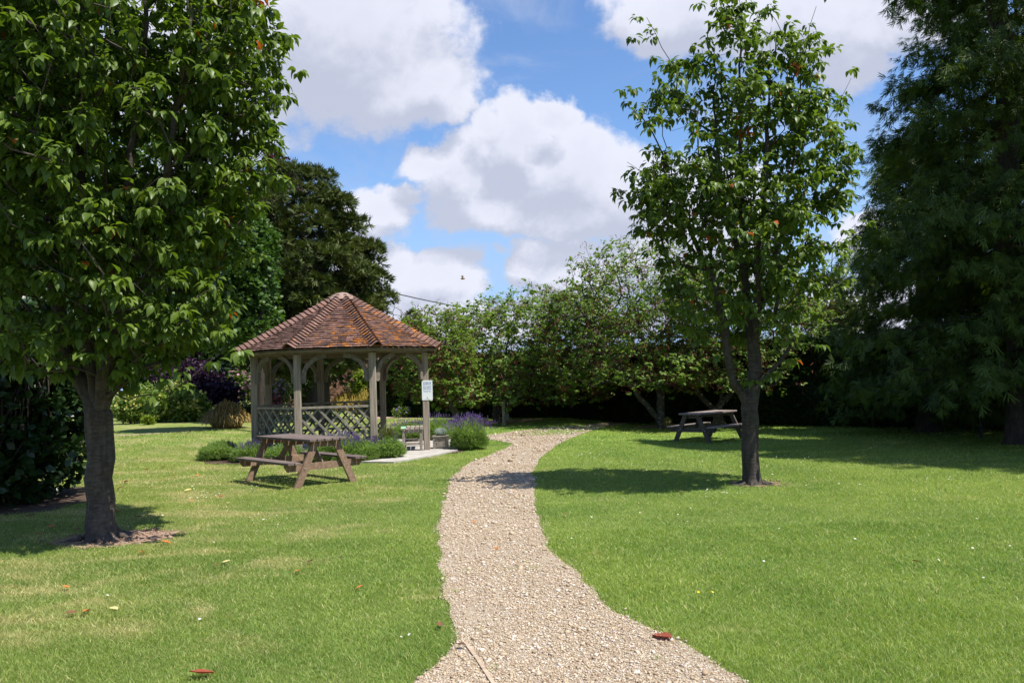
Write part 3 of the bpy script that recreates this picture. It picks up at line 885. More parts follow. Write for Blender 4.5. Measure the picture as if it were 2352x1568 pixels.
# ------------------------------------------------------------------ gazebo
gz = empty('gazebo', GZ, 'octagonal oak gazebo with a tiled roof, trellis sides and a concrete floor', 'gazebo')
RP, RE, ZF, ZE, ZA, ZR = 2.0, 2.33, 2.19, 2.285, 3.58, 1.08
def gv(k, r, z=0.0):
    a = GROT + math.radians(45) * k
    return np.array([r * math.sin(a), -r * math.cos(a), z])
RZ = rotz(GROT)
PK = [-1.5, -.5, .5, 1.5, 2.5, 3.5, -3.5, -2.5]
for k in PK:
    p = gv(k, RP)
    mb = MB(); mb.box((p[0], p[1], (ZF + .03) / 2), (.145, .145, ZF - .03), RZ, random.random(), 0.012)
    mb.build('post', M['post'], gz)
for i, k in enumerate(PK):
    a = gv(k, RP); b = gv(k + 1, RP)
    d = (b - a) / np.linalg.norm(b - a)
    nrm_ = np.cross(d, [0, 0, 1])
    # ring beam between the posts, and a tie board behind it
    mb = MB(); mb.bar(a + d * -.02 + [0, 0, ZF + .055], b + d * .02 + [0, 0, ZF + .055], .13, .115, (0, 0, 1)); mb.build('ring_beam', M['beam'], gz)
    e0 = gv(k, RE * .965, ZE - .035); e1 = gv(k + 1, RE * .965, ZE - .035)
    mb = MB(); mb.bar(e0, e1, .02, .07, (0, 0, 1)); mb.build('fascia', M['beam'], gz)
    # curved brackets: an arc band from post to beam with a lobed foot
    for s_, dd in ((a, d), (b, -d)):
        mb = MB(); n = 12; R0, R1 = .44, .53; th = .035
        o0 = s_ + dd * .065 + np.array([0, 0, ZF - .005])
        outer = []; inner = []
        for j in range(n + 1):
            t = j / n * PI / 2
            c0 = np.array([R1 * (1 - math.cos(t)), -R1 * (1 - math.sin(t))])   # from (0,-R1) to (R1,0)
            w_ = .085 + .03 * math.exp(-((t) / .25) ** 2)
            inn = np.array([c0[0] + w_ * math.cos(t) * 1.0, c0[1] - w_ * math.sin(t)])
            outer.append(c0); inner.append(inn)
        VV = []
        for off in (-th, th):
            for q_ in outer + inner:
                VV.append(o0 + dd * q_[0] + np.array([0, 0, q_[1]]) + nrm_ * off)
        m_ = n + 1; FF = []
        for j in range(n):
            FF += [(j, j + 1, m_ + j + 1, m_ + j), (2 * m_ + j, 3 * m_ + j, 3 * m_ + j + 1, 2 * m_ + j + 1),
                   (j, 2 * m_ + j, 2 * m_ + j + 1, j + 1), (m_ + j, m_ + j + 1, 3 * m_ + j + 1, 3 * m_ + j)]
        FF += [(0, m_, 3 * m_, 2 * m_), (n, 2 * m_ + n, 3 * m_ + n, m_ + n)]
        mb.add(VV, FF)
        # round lobe at the foot
        fc = o0 + dd * .055 + np.array([0, 0, -R1 - .02])
        lob = [fc + dd * .055 * math.cos(t) + np.array([0, 0, .05 * math.sin(t)]) for t in np.linspace(0, 2 * PI, 12, endpoint=False)]
        L2 = [q_ + nrm_ * (th - .002) for q_ in lob]; L1 = [q_ - nrm_ * (th - .002) for q_ in lob]
        mb.add(L1 + L2, [tuple(range(11, -1, -1)), tuple(range(12, 24))] + [(j, (j + 1) % 12, 12 + (j + 1) % 12, 12 + j) for j in range(12)])
        mb.build('bracket', M['bracket'], gz)
    if k in (-1.5, -.5, -2.5, -3.5, 3.5):
        A = a + d * .073; B = b - d * .073; Ls = np.linalg.norm(B - A)
        mb = MB(); mb.bar(A + [0, 0, ZR], B + [0, 0, ZR], .085, .045, (0, 0, 1), .7); mb.build('handrail', M['rail'], gz)
        mb = MB(); mb.bar(A + [0, 0, .14], B + [0, 0, .14], .05, .06, (0, 0, 1), .4); mb.build('bottom_rail', M['rail'], gz)
        mb = MB(); z0, z1 = .165, ZR - .02; H = z1 - z0; run = H / 1.12; off = .013
        x = -run + .07
        while x < Ls:
            for sg, o_ in ((1, -off), (-1, off)):
                xa, xb = (x, x + run)
                za, zb = (z1, z0) if sg == 1 else (z0, z1)
                t0 = max(0, (0 - xa) / run); t1 = min(1, (Ls - xa) / run)
                if t1 - t0 > .08:
                    p0 = A + d * (xa + run * t0) + [0, 0, za + (zb - za) * t0] + nrm_ * -o_
                    p1 = A + d * (xa + run * t1) + [0, 0, za + (zb - za) * t1] + nrm_ * -o_
                    mb.bar(p0, p1, .042, .022, nrm_, random.random())
            x += .265
        mb.build('trellis', M['lattice'], gz)
# low seat rail inside at the back
for k in (-2.5, -3.5, 3.5):
    a = gv(k, RP * .86, .45); b = gv(k + 1, RP * .86, .45)
    mb = MB(); mb.bar(a, b, .3, .035, (0, 0, 1)); mb.build('seat_board', M['rail'], gz)
# roof
NC = 25
def roof_z(t): return ZE + (ZA - ZE) * (0.93 * t + 0.07 * t * t)
bd = MB(); ro = MB(); hp = MB()
ring0 = [gv(k, RE * .99, ZE - .02) for k in PK]; top = np.array([0, 0, ZA - .04])
bd.add(ring0 + [top], [(i, (i + 1) % 8, 8) for i in range(8)])
bd.build('roof_boards', M['beam'], gz)
mids = [gv(k + .5, 1.0) for k in PK]
for i, k in enumerate(PK):
    for c in range(NC):
        t0, t1 = c / NC, (c + 1.12) / NC
        r0, r1 = RE * (1 - t0), RE * (1 - min(t1, .985))
        za, zb = roof_z(t0), roof_z(min(t1, .985))
        a0, b0 = gv(k, r0, za), gv(k + 1, r0, za); a1, b1 = gv(k, r1, zb), gv(k + 1, r1, zb)
        L = np.linalg.norm(b0 - a0); nt_ = max(1, int(round(L / .165)))
        sh = .5 * (c % 2)
        cuts = [0.0] + [(j + sh) / nt_ for j in range(0 if sh else 1, nt_)] + [1.0]
        sn = np.cross(b0 - a0, a1 - a0); sn /= np.linalg.norm(sn)
        if sn[2] < 0: sn = -sn
        wob = .012 * math.sin(c * 1.7 + k)
        for s0, s1 in zip(cuts[:-1], cuts[1:]):
            g_ = .0035 / L
            lift = random.uniform(.018, .032); th = .014; tl = random.uniform(-.004, .004)
            e = random.uniform(-.006, .010)
            dn = (a0 - a1) / np.linalg.norm(a0 - a1)
            p = [a0 + (b0 - a0) * (s0 + g_) + dn * e, a0 + (b0 - a0) * (s1 - g_) + dn * e, a1 + (b1 - a1) * (s1 - g_), a1 + (b1 - a1) * (s0 + g_)]
            up = [p[0] + sn * (lift + th + tl), p[1] + sn * (lift + th - tl), p[2] + sn * .010, p[3] + sn * .010]
            lo = [p[0] + sn * (lift + tl), p[1] + sn * (lift - tl), p[2] - sn * .004, p[3] - sn * .004]
            ro.add(lo + up, [(3, 2, 1, 0), (4, 5, 6, 7), (0, 1, 5, 4), (1, 2, 6, 5), (2, 3, 7, 6), (3, 0, 4, 7)], random.random())
    # bonnet tiles down the hip
    for c in range(NC - 1):
        t0, t1 = c / NC, (c + 1.25) / NC
        A = gv(k, RE * (1 - t0) * 1.012, roof_z(t0) + .012); B = gv(k, RE * (1 - min(t1, .97)), roof_z(min(t1, .97)) + .008)
        al = unit(A - B); rad = gv(k, 1.0); sd_ = np.cross([0, 0, 1], rad); upv = np.cross(al, sd_); upv = upv / np.linalg.norm(upv)
        if upv[2] < 0: upv = -upv
        wd = .145 + .02 * random.random(); n = 8; VV = []
        fall = np.array([0, 0, -1.0])
        for (q_, lift, sc) in ((A + al * random.uniform(-.005, .012), .048, 1.0), (B, .020, .86)):
            for lay in (0, 1):
                for j in range(n + 1):
                    x = -1 + 2 * j / n
                    h = (.036 * (math.cos(x * PI) + 1)) * sc - .050 * abs(x) ** 1.3
                    VV.append(q_ + sd_ * x * wd * sc + upv * (h + lift - lay * .013) + al * (-.035 * x * x if lift > .03 else 0))
        m_ = n + 1; FF = []
        for j in range(n):
            FF += [(j, j + 1, 2 * m_ + j + 1, 2 * m_ + j), (m_ + j, 3 * m_ + j, 3 * m_ + j + 1, m_ + j + 1), (j, m_ + j, m_ + j + 1, j + 1)]
        FF += [(0, 2 * m_, 3 * m_, m_), (n, m_ + n, 3 * m_ + n, 2 * m_ + n)]
        hp.add(VV, FF, .35 + .65 * random.random())
ro.build('roof', M['tile'], gz)
hp.build('hip_tiles', M['tile'], gz, smooth=False)
cp = MB(); rings = []
for (r, z) in ((.33, roof_z(.885) + .03), (.345, roof_z(.885) + .05), (.27, ZA - .03), (.13, ZA + .045), (.035, ZA + .065)):
    rings.append([gv(k / 2 - 4, r * (1.0 if k % 2 else .93) * random.uniform(.98, 1.02), z) for k in range(16)])
VV = sum(rings, []); FF = [(a_ * 16 + j, a_ * 16 + (j + 1) % 16, (a_ + 1) * 16 + (j + 1) % 16, (a_ + 1) * 16 + j) for a_ in range(4) for j in range(16)] + [tuple(range(64, 80))]
cp.add(VV, FF); cp.build('roof_cap', M['cap'], gz)

# ------------------------------------------------------------------ sign on the post
P4 = gv(1.5, RP)
fn = RZ @ np.array([0, -1, 0]); fr = RZ @ np.array([1, 0, 0])
sg = empty('notice', GZ + P4 + fn * .0735 + fr * .037 + np.array([0, 0, 1.35]), 'white notice with blue DO NOT lettering fixed to the right gazebo post', 'sign', rz=GROT)
SW, SH = .235, .435
mb = MB(); mb.box((0, -.003, 0), (SW, .006, SH), bev=.0015); mb.build('sign_panel', M['white'], sg)
def text(body, size, z, m, parent, wmax, name='lettering', y=-.0068):
    cu = bpy.data.curves.new(name, 'FONT'); cu.body = body; cu.size = size; cu.align_x = 'CENTER'; cu.extrude = .0003
    o = bpy.data.objects.new(name, cu); COL.objects.link(o); o.parent = parent
    o.rotation_euler = (PI / 2, 0, 0); o.location = (0, y, z)
    cu.materials.append(m); cu.offset = size * .012
    bpy.context.view_layer.update()
    wd = o.dimensions.x
    me = bpy.data.meshes.new_from_object(o)
    r_ = bpy.data.objects.new(name, me); COL.objects.link(r_); r_.parent = parent
    r_.rotation_euler = o.rotation_euler; r_.location = o.location
    if wd > 0: r_.scale = (wmax / wd, 1, 1)
    bpy.data.objects.remove(o)
    return r_
text('PLEASE KINDLY TAKE', .0235, .168, M['blue'], sg, .175)
text('ALL RUBBISH AND', .0235, .144, M['blue'], sg, .175)
text('PROVISIONS WITH YOU', .0235, .120, M['blue'], sg, .175)
text('DO NOT', .062, .048, M['blue'], sg, .180)
text('LEAVE ON SITE', .031, .018, M['blue'], sg, .175)
text('THANK YOU', .036, -.038, M['blue'], sg, .165)
for z in (.106, .004): 
    mb = MB(); mb.box((0, -.0064, z), (.18, .0008, .002)); mb.build('rule', M['palet'], sg)
mb = MB(); mb.box((0, -.0064, -.158), (.024, .0008, .020)); mb.build('emblem', M['limes'], sg)
mb = MB(); mb.box((0, -.0064, -.176), (.024, .0008, .012)); mb.build('emblem', M['greyt'], sg)
mb = MB(); mb.box((0, -.0064, -.196), (.10, .0008, .003)); mb.build('rule', M['greyt'], sg)

# ------------------------------------------------------------------ picnic tables
def picnic(loc, ang, mbody, mtop, label):
    t = empty('picnic_table', loc, label, 'picnic table', 'picnic tables on the lawn', ang)
    L, W_, BO, BW, BZ, ZT, FS, FW = 1.80, .64, .587, .20, .40, .73, .80, .50
    mb = MB(); pw = (W_ - .018 * 4) / 5
    for i in range(5):
        mb.box((random.uniform(-.006, .006), -W_ / 2 + pw / 2 + i * (pw + .018), ZT - .019), (L, pw, .038), None, random.random(), .004)
    mb.build('tabletop', mtop, t)
    for sg_ in (-1, 1):
        mb = MB()
        for j in (-1, 1):
            mb.box((random.uniform(-.006, .006), sg_ * BO + j * .053, BZ - .019), (L, .097, .038), None, random.random(), .004)
        mb.build('seat', mtop, t)
    for e in (-1, 1):
        # the two A-frame legs (outside the cross bar)
        for sg_ in (-1, 1):
            x = e * FS
            top_ = np.array([x, sg_ * .17, ZT - .04]); bot = np.array([x, sg_ * FW, 0.0])
            d = unit(bot - top_); n_ = np.cross(d, [1, 0, 0])
            w_ = .055; hw = w_ / abs(n_[2]) if False else w_
            sl_ = (bot[1] - top_[1]) / (bot[2] - top_[2]); hx = w_ / abs(d[2])
            A = [(x - .0225, top_[1] - hx, top_[2]), (x - .0225, top_[1] + hx, top_[2]), (x - .0225, bot[1] + hx, bot[2] - .01), (x - .0225, bot[1] - hx, bot[2] - .01)]
            B = [(x + .0225, p[1], p[2]) for p in A]
            mb = MB(); mb.add(A + B, [(0, 1, 2, 3), (7, 6, 5, 4), (0, 4, 5, 1), (1, 5, 6, 2), (2, 6, 7, 3), (3, 7, 4, 0)], random.random())
            lg = mb.build('leg', mbody, t)
            for (zz, dy) in ((BZ - .065, -.018), (BZ - .11, .018)):
                yy_ = top_[1] + (bot[1] - top_[1]) * (ZT - .04 - zz) / (ZT - .04) + dy * sg_
                bm = MB(); n = 8
                VV = [(x + e * .0226, yy_ + .011 * math.cos(q_ * PI / 4), zz + .011 * math.sin(q_ * PI / 4)) for q_ in range(8)] + [(x + e * .029, yy_ + .007 * math.cos(q_ * PI / 4), zz + .007 * math.sin(q_ * PI / 4)) for q_ in range(8)]
                bm.add(VV, [(i, (i + 1) % 8, 8 + (i + 1) % 8, 8 + i) for i in range(8)] + [tuple(range(8, 16))])
                bm.build('bolt', M['bolt'], lg)
        xi = e * (FS - .046)
        def chamf(hl, z0, z1, ch, nm, x_):
            pts = [(-hl, z1), (-hl, z1 - (z1 - z0) * .35), (-hl + ch, z0), (hl - ch, z0), (hl, z1 - (z1 - z0) * .35), (hl, z1)]
            VV = [(x_ - .0225, a, b) for a, b in pts] + [(x_ + .0225, a, b) for a, b in pts]
            m2 = MB(); m2.add(VV, [tuple(range(6)), tuple(range(11, 5, -1))] + [(i, 6 + i, 6 + (i + 1) % 6, (i + 1) % 6) for i in range(6)], random.random())
            return m2.build(nm, mbody, t)
        chamf(BO + BW / 2 - .01, BZ - .145, BZ - .039, .05, 'cross_bar', xi)
        chamf(W_ / 2 - .03, ZT - .13, ZT - .039, .05, 'top_bearer', xi)
        mb = MB(); mb.bar((e * (FS - .09), 0, BZ - .1), (e * .28, 0, ZT - .05), .09, .04, (0, 1, 0)); mb.build('brace', mbody, t)
    chm = MB(); chm.box((0, 0, ZT - .085), (.045, W_ - .06, .09), None, .5, .004); chm.build('top_bearer', mbody, t)
    return t
picnic((-3.509, 13.524, 0.0), 2.327, M['tableA'], M['tableAtop'], 'brown stained picnic table with attached benches on the lawn before the gazebo')
z2 = float(hfun(5.014, 21.43))
picnic((5.014, 21.43, z2), .793, M['tableB'], M['tableBtop'], 'grey weathered picnic table with attached benches behind the slender cherry tree')

# ------------------------------------------------------------------ bench inside the gazebo, planter
bn = GZ + gv(1.5, RP) + np.array([-.36, .40, .035]) 
be = empty('bench', bn, 'weathered slatted wooden bench standing inside the gazebo by the sign post', 'bench', rz=GROT)
mb = MB()
for i in range(5): mb.box((-.21 + i * .105, 0, .475), (.083, 1.15, .03), None, random.random(), .004)
mb.build('seat', M['rail'], be)
for sx in (-1, 1):
    for sy in (-1, 1):
        mb = MB(); mb.box((sx * .19, sy * .52, .23), (.06, .06, .46), None, random.random(), .004); mb.build('leg', M['rail'], be)
for sy in (-1, 1):
    mb = MB(); mb.box((0, sy * .52, .425), (.32, .045, .07), None, .5, .004); mb.build('end_rail', M['rail'], be); mb = MB(); mb.box((0, sy * .52, .15), (.32, .045, .06), None, .5, .004); mb.build('stretcher', M['rail'], be)
for sx in (-1, 1):
    mb = MB(); mb.box((sx * .19, 0, .425), (.04, .98, .06), None, .5, .004); mb.build('side_rail', M['rail'], be)
mb = MB(); A = RZ @ np.array([-.19, -.35, 0])
mb.add([(-.05, -.06, 0), (.05, -.06, 0), (.05, 0, .035), (-.05, 0, .035), (.05, .06, 0), (-.05, .06, 0), (-.05, -.06, -.001), (.05, -.06, -.001), (.05, .06, -.001), (-.05, .06, -.001)], [(0, 1, 2, 3), (3, 2, 4, 5), (6, 9, 8, 7)])
gc = mb.build('leaflet', M['green']); gc.location = bn + A + np.array([0, 0, .492]); tag(gc, 'small pale green folded leaflet lying on the gazebo bench', 'leaflet')

pl = G(1013, 1032); pl[2] = .035
pt = empty('planter', pl, 'square weathered wooden planter box beside the large lavender bush', 'planter', rz=.05)
mb = MB()
for s_ in (-1, 1):
    mb.box((0, s_ * .145, .135), (.26, .02, .25), None, random.random(), .003); mb.box((s_ * .145, 0, .135), (.02, .26, .25), None, random.random(), .003)
mb.build('side_board', M['rail'], pt)
for sx in (-1, 1):
    for sy in (-1, 1):
        mb = MB(); mb.box((sx * .152, sy * .152, .13), (.04, .04, .26), None, random.random(), .003); mb.build('corner_post', M['rail'], pt)
mb = MB()
for s_ in (-1, 1):
    mb.box((0, s_ * .155, .272), (.37, .055, .018), None, random.random(), .003); mb.box((s_ * .155, 0, .272), (.055, .254, .018), None, random.random(), .003)
mb.build('rim', M['rail'], pt)
mb = MB(); mb.box((0, 0, .22), (.268, .268, .02)); mb.build('compost', M['soil'], pt)


# ------------------------------------------------------------------ low plants
def blades(n, H, spread, wd, seed, r0=.05, arch=.5, zmin=.55, skirt=False):
    r = np.random.default_rng(seed)
    a = r.uniform(0, 2 * PI, n); q_ = np.sqrt(r.random(n))
    base = np.stack([np.cos(a) * r0 * q_, np.sin(a) * r0 * q_, 0 * a], -1)
    a = a + r.normal(0, .5, n)
    out = np.stack([np.cos(a), np.sin(a), 0 * a], -1) * (spread * q_ * r.uniform(.5, 1.1, n))[:, None]
    h = H * r.uniform(zmin, 1, n) * (1 - .25 * q_ ** 2); up = np.array([0, 0, 1.0])
    p1 = base + out * .3 + up * (h * .6)[:, None]; p2 = base + out * .7 + up * (h * .98)[:, None]; p3 = base + out * (1 + arch * .3) + up * (h * (1 - arch * q_ * .8))[:, None]
    if skirt:       # fountain: the outer blades arch over and hang to the ground
        p1 = base + out * .35 + up * (h * (.62 - .1 * q_))[:, None]; p2 = base + out * .8 + up * (h * (.95 - .45 * q_ ** 2))[:, None]; p3 = base + out * 1.1 + up * (h * np.maximum(.04, .98 - .98 * q_ ** 1.4 * r.uniform(.7, 1.1, n)))[:, None]
    s_ = np.stack([-np.sin(a), np.cos(a), 0 * a], -1) * wd
    V_ = np.stack([base - s_ * .5, base + s_ * .5, p1 + s_ * .5, p1 - s_ * .5, p2 + s_ * .4, p2 - s_ * .4, p3], 1)
    F_ = (np.array([(0, 1, 2), (0, 2, 3), (3, 2, 4), (3, 4, 5), (5, 4, 6)])[None] + (np.arange(n) * 7)[:, None, None]).reshape(-1, 3)
    return V_.reshape(-1, 3), F_, np.repeat(r.random(n), 7), p3, h


def tussock(loc, H, R_, label, m='straw', n=900, wd=.012, seed=1, arch=.9, name='ornamental_grass', cat='ornamental grass', group=None):
    o = empty(name, loc, label, cat, group)
    V_, F_, R2, _, _ = blades(n, H, R_ * .62, wd * 1.2, seed, R_ * .55, arch, .6, skirt=arch > .5)
    mk('blades', V_, F_, M[m], o, rnd=R2)
    return o


def lavender(loc, H, R_, label, n=1500, nf=320, seed=1, flower=1.0, wd=.008):
    o = empty('lavender_bush', loc, label, 'lavender', 'lavender bushes around the gazebo')
    r = np.random.default_rng(seed)
    V_, F_, R2, _, _ = blades(n, H * .82, R_, wd, seed, R_ * .45, 0.15, .35)
    mk('stems', V_, F_, M['lavg'], o, rnd=R2)
    # short leafy sprigs low on the dome
    T, Fc = tuft(6, .9, 3, .045, .8); k = n
    a = r.uniform(0, 2 * PI, k); ph = np.arccos(r.uniform(.05, 1, k)); rr = r.uniform(.6, .95, k)
    P_ = np.stack([np.cos(a) * np.sin(ph) * R_ * rr, np.sin(a) * np.sin(ph) * R_ * rr, np.cos(ph) * H * .72 * rr + .03], -1)
    X_ = P_ * [1, 1, .8] + [0, 0, .35 * H] + r.normal(0, .1, (k, 3)); V_, F_ = inst(T, Fc, P_, X_, r.normal(size=(k, 3)), r.uniform(.06, .11, k))
    mk('leaves', V_, F_, M['lavg'], o, rnd=np.repeat(r.random(k), len(T)))
    if nf:
        V_, F_, R2, tips, h = blades(nf, H * 1.0, R_ * 1.02, wd * .5, seed + 5, R_ * .4, 0.05, .72)
        mk('flower_stalks', V_, F_, M['lavg'], o, rnd=R2)
        sp_ = 5; T = []; Fc = []
        for i in range(sp_):
            b = len(T); z = i * .16
            for j in range(4):
                a_ = j * PI / 2 + i; T.append((z + .06, .11 * math.cos(a_), .11 * math.sin(a_)))
            T += [(z - .04, 0, 0), (z + .16, 0, 0)]
            Fc += [(b + j, b + (j + 1) % 4, b + 4) for j in range(4)] + [(b + (j + 1) % 4, b + j, b + 5) for j in range(4)]
        d = unit(tips * [1, 1, 0] * .6 + np.array([0, 0, .9])); V_, F_ = inst(T, Fc, tips, d, r.normal(size=(nf, 3)), r.uniform(.045, .085, nf) * flower)
        mk('blossoms', V_, F_, M['lavf'], o, rnd=np.repeat(r.random(nf), len(T)))
    return o


tussock(pl + np.array([0, 0, .225]), .26, .16, 'spiky blue fescue grass growing in the wooden planter box', 'fescue', 420, .005, 4, .35, 'fescue', 'fescue')
LV = [(1077, 0, .80, .42, 'large lavender bush in full purple flower at the edge of the path', 2600, 420, 1.15),
      (892, 16.95, .52, .33, 'rounded lavender bush with few flowers at the front edge of the paving', 1700, 60, .9),
      (825, 16.65, .50, .42, 'lavender bush in front of the trellis behind the brown picnic table end', 1700, 130, .9),
      (745, 16.6, .42, .42, 'low lavender seen beneath the top of the brown picnic table', 1400, 40, .8),
      (655, 16.85, .42, .42, 'low green lavender left of the front gazebo post', 1600, 30, .8),
      (580, 17.3, .46, .45, 'low green lavender behind the far end of the brown picnic table', 1800, 25, .8),
      (507, 17.8, .46, .46, 'leftmost low green lavender at the corner of the gazebo bed', 1800, 15, .8)]
for i, (u, y_, H, R_, lb, n, nf, fl) in enumerate(LV):
    if y_: p = np.array([(u - 1176) / 1898 * y_ - .05, y_, .01])
    else: p = G(u, 1034); p[1] += R_ * .6; p[2] = 0
    lavender(p, H, R_, lb, n, nf, 30 + i, fl)
lavender(GZ + np.array([1.85, 2.6, 0]), .72, .5, 'lavender bush with sparse flowers beyond the gazebo bench', 1500, 160, 50, 1.0)
lavender(GZ + np.array([1.0, 3.4, 0]), .55, .5, 'flowering lavender seen through the gazebo beside its back post', 1200, 200, 51, 1.0)
lavender(GZ + gv(.1, RP + .55), .62, .34, 'tall purple lavender against the front trellis of the gazebo', 900, 260, 52, 1.2)
lavender(GZ + gv(-1.0, RP + .35), .48, .30, 'thin flowering lavender against the left trellis of the gazebo', 500, 140, 53, 1.0)
r_ = empty('rosemary_shrub', GZ + gv(.62, RP + .22), 'dark upright rosemary at the foot of the middle gazebo post', 'shrub')
V_, F_, R2, _, _ = blades(700, .75, .2, .008, 77, .1, .1, .4); mk('stems', V_, F_, M['olive'], r_, rnd=R2)


# ------------------------------------------------------------------ trees
def clusters(tips_pos, outward, per, rng, size, mat_, parent, T=LEAF, droop=.75, spread=.14, name='crown', tilt=.5):
    n = len(tips_pos) * per
    c = np.repeat(tips_pos, per, 0); o_ = np.repeat(outward, per, 0)
    cc_ = np.repeat(rng.normal(0, spread, (len(tips_pos), 3)) * [1, 1, .8], per, 0)     # each shoot ends in a rosette
    h = unit(rng.normal(size=(n, 3)) * [1, 1, .45])
    P_ = c + cc_ + h * (size * rng.uniform(.1, .6, n))[:, None]
    X_ = h * 1.0 + o_ * .3; X_[:, 2] -= droop * rng.uniform(.3, 1.5, n)
    Z_ = np.array([0, 0, 1.0]) * 1.0 + h * .8 + o_ * tilt + rng.normal(0, .3, (n, 3))
    V_, F_ = inst(T[0], T[1], P_, X_, Z_, size * rng.uniform(.45, 1.18, n))
    rv = np.minimum(.6 * np.repeat(rng.random(len(tips_pos)), per) + .4 * rng.random(n), .98)
    rv[rng.random(n) < .004] = 1.0; rv[np.repeat(rng.random(len(tips_pos)) < .002, per)] = 1.0
    return mk(name, V_, F_, M[mat_] if isinstance(mat_, str) else mat_, parent, smooth=True, rnd=np.repeat(rv, len(T[0])))


def tree(name, label, cat, base, seeds, pts, rbase, r0, bark, leafm, size, per, T=LEAF, droop=.75, spread=.14, seg=.22, jit=.035, flare=.6, fl_h=.12, rough=0, seed=1, group=None, down=1.4, sag=.1, axis=None, extra=None, tilt=.5):
    r = np.random.default_rng(seed)
    t = empty(name, base, label, cat, group)
    seeds = [[np.array(p, float) - base for p in s] for s in seeds]
    pts = pts - base
    N_, Pn, tips = grow(seeds, pts, r, seg, jit, down, sag)
    R_, w_ = radii(Pn, tips, rbase, r0)
    V_, F_ = tubes(N_, Pn, R_, w_, flare, fl_h, rough, seed)
    mk('trunk', V_, F_, M[bark], t, smooth=True)
    if name == 'cherry_tree':      # surface roots running into the soil
        for i in range(7):
            a = i * 2 * PI / 7 + r.uniform(-.3, .3); L = rbase * r.uniform(1.9, 3.1); k = 7
            x = np.linspace(0.25, 1, k); wob = r.normal(0, .12)
            P_ = np.stack([np.cos(a + wob * x) * (rbase * .7 + L * x), np.sin(a + wob * x) * (rbase * .7 + L * x), rbase * .42 * (1 - x) ** 1.3 - .018 * x + r.normal(0, .004, k)], -1)
            V_, F_ = tubes(P_, np.arange(k) - 1, rbase * (.34 - .27 * x), np.arange(k, 0, -1.0), 0, .1, .08, i)
            mk('root', V_, F_, M[bark], t, smooth=True)
    ax = (seeds[0][-1] if axis is None else np.array(axis) - base)
    tp = N_[tips]; tp2 = N_[Pn[tips]]
    # some leaves also sit one and two nodes back along the twigs
    allp = np.concatenate([tp, (tp + tp2) / 2])
    out = unit((allp - ax) * [1, 1, .35])
    clusters(allp, out, per, r, size, leafm, t, T, droop, spread, tilt=tilt)
    if extra: extra(t, tp, out[:len(tp)], r)
    return t


def stem(pts, y):
    """points (u, v[, dy]) of a limb in the photograph at depth y"""
    return [D(p[0], p[1], y + (p[2] if len(p) > 2 else 0)) for p in pts]


# big cherry on the left
yL = TL[1]
prL = profile([(-330, 150, 330), (-220, 0, 480), (-100, -120, 575), (0, -170, 625), (150, -190, 640), (300, -190, 610), (420, -180, 590), (550, -150, 545), (680, -110, 525), (760, -60, 510), (835, 10, 385), (875, 60, 320)], yL)
ptsL = sample_env(prL, yL, 2000, rng, .95, .45, -.28, 1.25)
sp = [(640, 400, 0), (655, 60, 0), (648, 240, .2), (540, 770, -.5), (470, 840, -.6), (505, 660, -.3), (60, 850, -.8), (200, 800, -1.1), (340, 790, -.9), (30, 730, -1), (425, 880, -.4), (360, 905, -.5), (620, 400, .1), (565, 560, .2)]
ptsL = np.concatenate([ptsL, np.array([D(u, v, yL + dy) for u, v, dy in sp])])
tree('cherry_tree', 'large dense cherry tree with a thick forked trunk at the left edge of the lawn', 'tree', TL,
     [[TL + np.array([0, 0, -.06])] + stem([(232, 1200), (226, 1100), (228, 1000), (231, 950)], yL),
      stem([(231, 950), (208, 850, -.05), (196, 700, -.1), (190, 500, -.1), (184, 250, -.2), (180, 0, -.2), (185, -220, -.1)], yL),
      stem([(232, 955), (242, 870, -.12), (262, 750, -.2), (272, 600, -.3), (300, 350, -.4), (330, 100, -.5), (350, -150, -.4)], yL),
      stem([(236, 955), (288, 830, .1), (328, 700, .2), (372, 450, .3), (420, 200, .3), (450, 0, .2)], yL),
      stem([(228, 960), (150, 800, .2), (118, 620, .1), (112, 400, -.1), (104, 200, -.2), (95, 0, -.1)], yL),
      stem([(272, 690, -.2), (335, 540, -.45), (390, 360, -.55), (430, 150, -.5), (450, -60, -.4)], yL)],
     ptsL, .136, .0035, 'bark', 'cherry', .116, 12, seg=.2, spread=.10, flare=1.15, fl_h=.085, seed=5)

# slender cherry on the right
yR = TR[1]
prR = profile([(-70, 1690, 1730), (0, 1650, 1755), (70, 1620, 1800), (150, 1530, 1870), (230, 1475, 1900), (340, 1470, 1935), (440, 1450, 1945), (550, 1495, 1935), (650, 1520, 1915), (740, 1550, 1880), (810, 1610, 1840), (860, 1690, 1770)], yR)
ptsR = sample_env(prR, yR, 900, rng, .9, .45, -.12, 1.3)
sp = [(1485, 40, 0), (1478, 75, 0), (1520, 110, .1), (1405, 432, 0), (1430, 440, 0), (1470, 425, .1), (1440, 372, 0), (1480, 340, .1), (1985, 345, 0), (1965, 370, .1), (1955, 180, 0), (1930, 230, 0), (1875, 15, 0), (1860, 60, 0), (1640, 8, 0), (1650, 40, 0), (1430, 235, 0), (1450, 200, 0),
      (1990, 510, 0), (1960, 560, 0), (1480, 510, 0), (1900, 700, -.3), (1940, 640, 0), (1870, 790, -.4), (1620, 790, -.4), (1560, 730, -.4), (1530, 600, 0), (1800, 840, -.2), (1710, 870, -.3), (1475, 270, 0), (1850, 120, .1), (1890, 110, .1)]
ptsR = np.concatenate([ptsR, np.array([D(u, v, yR + dy) for u, v, dy in sp])])
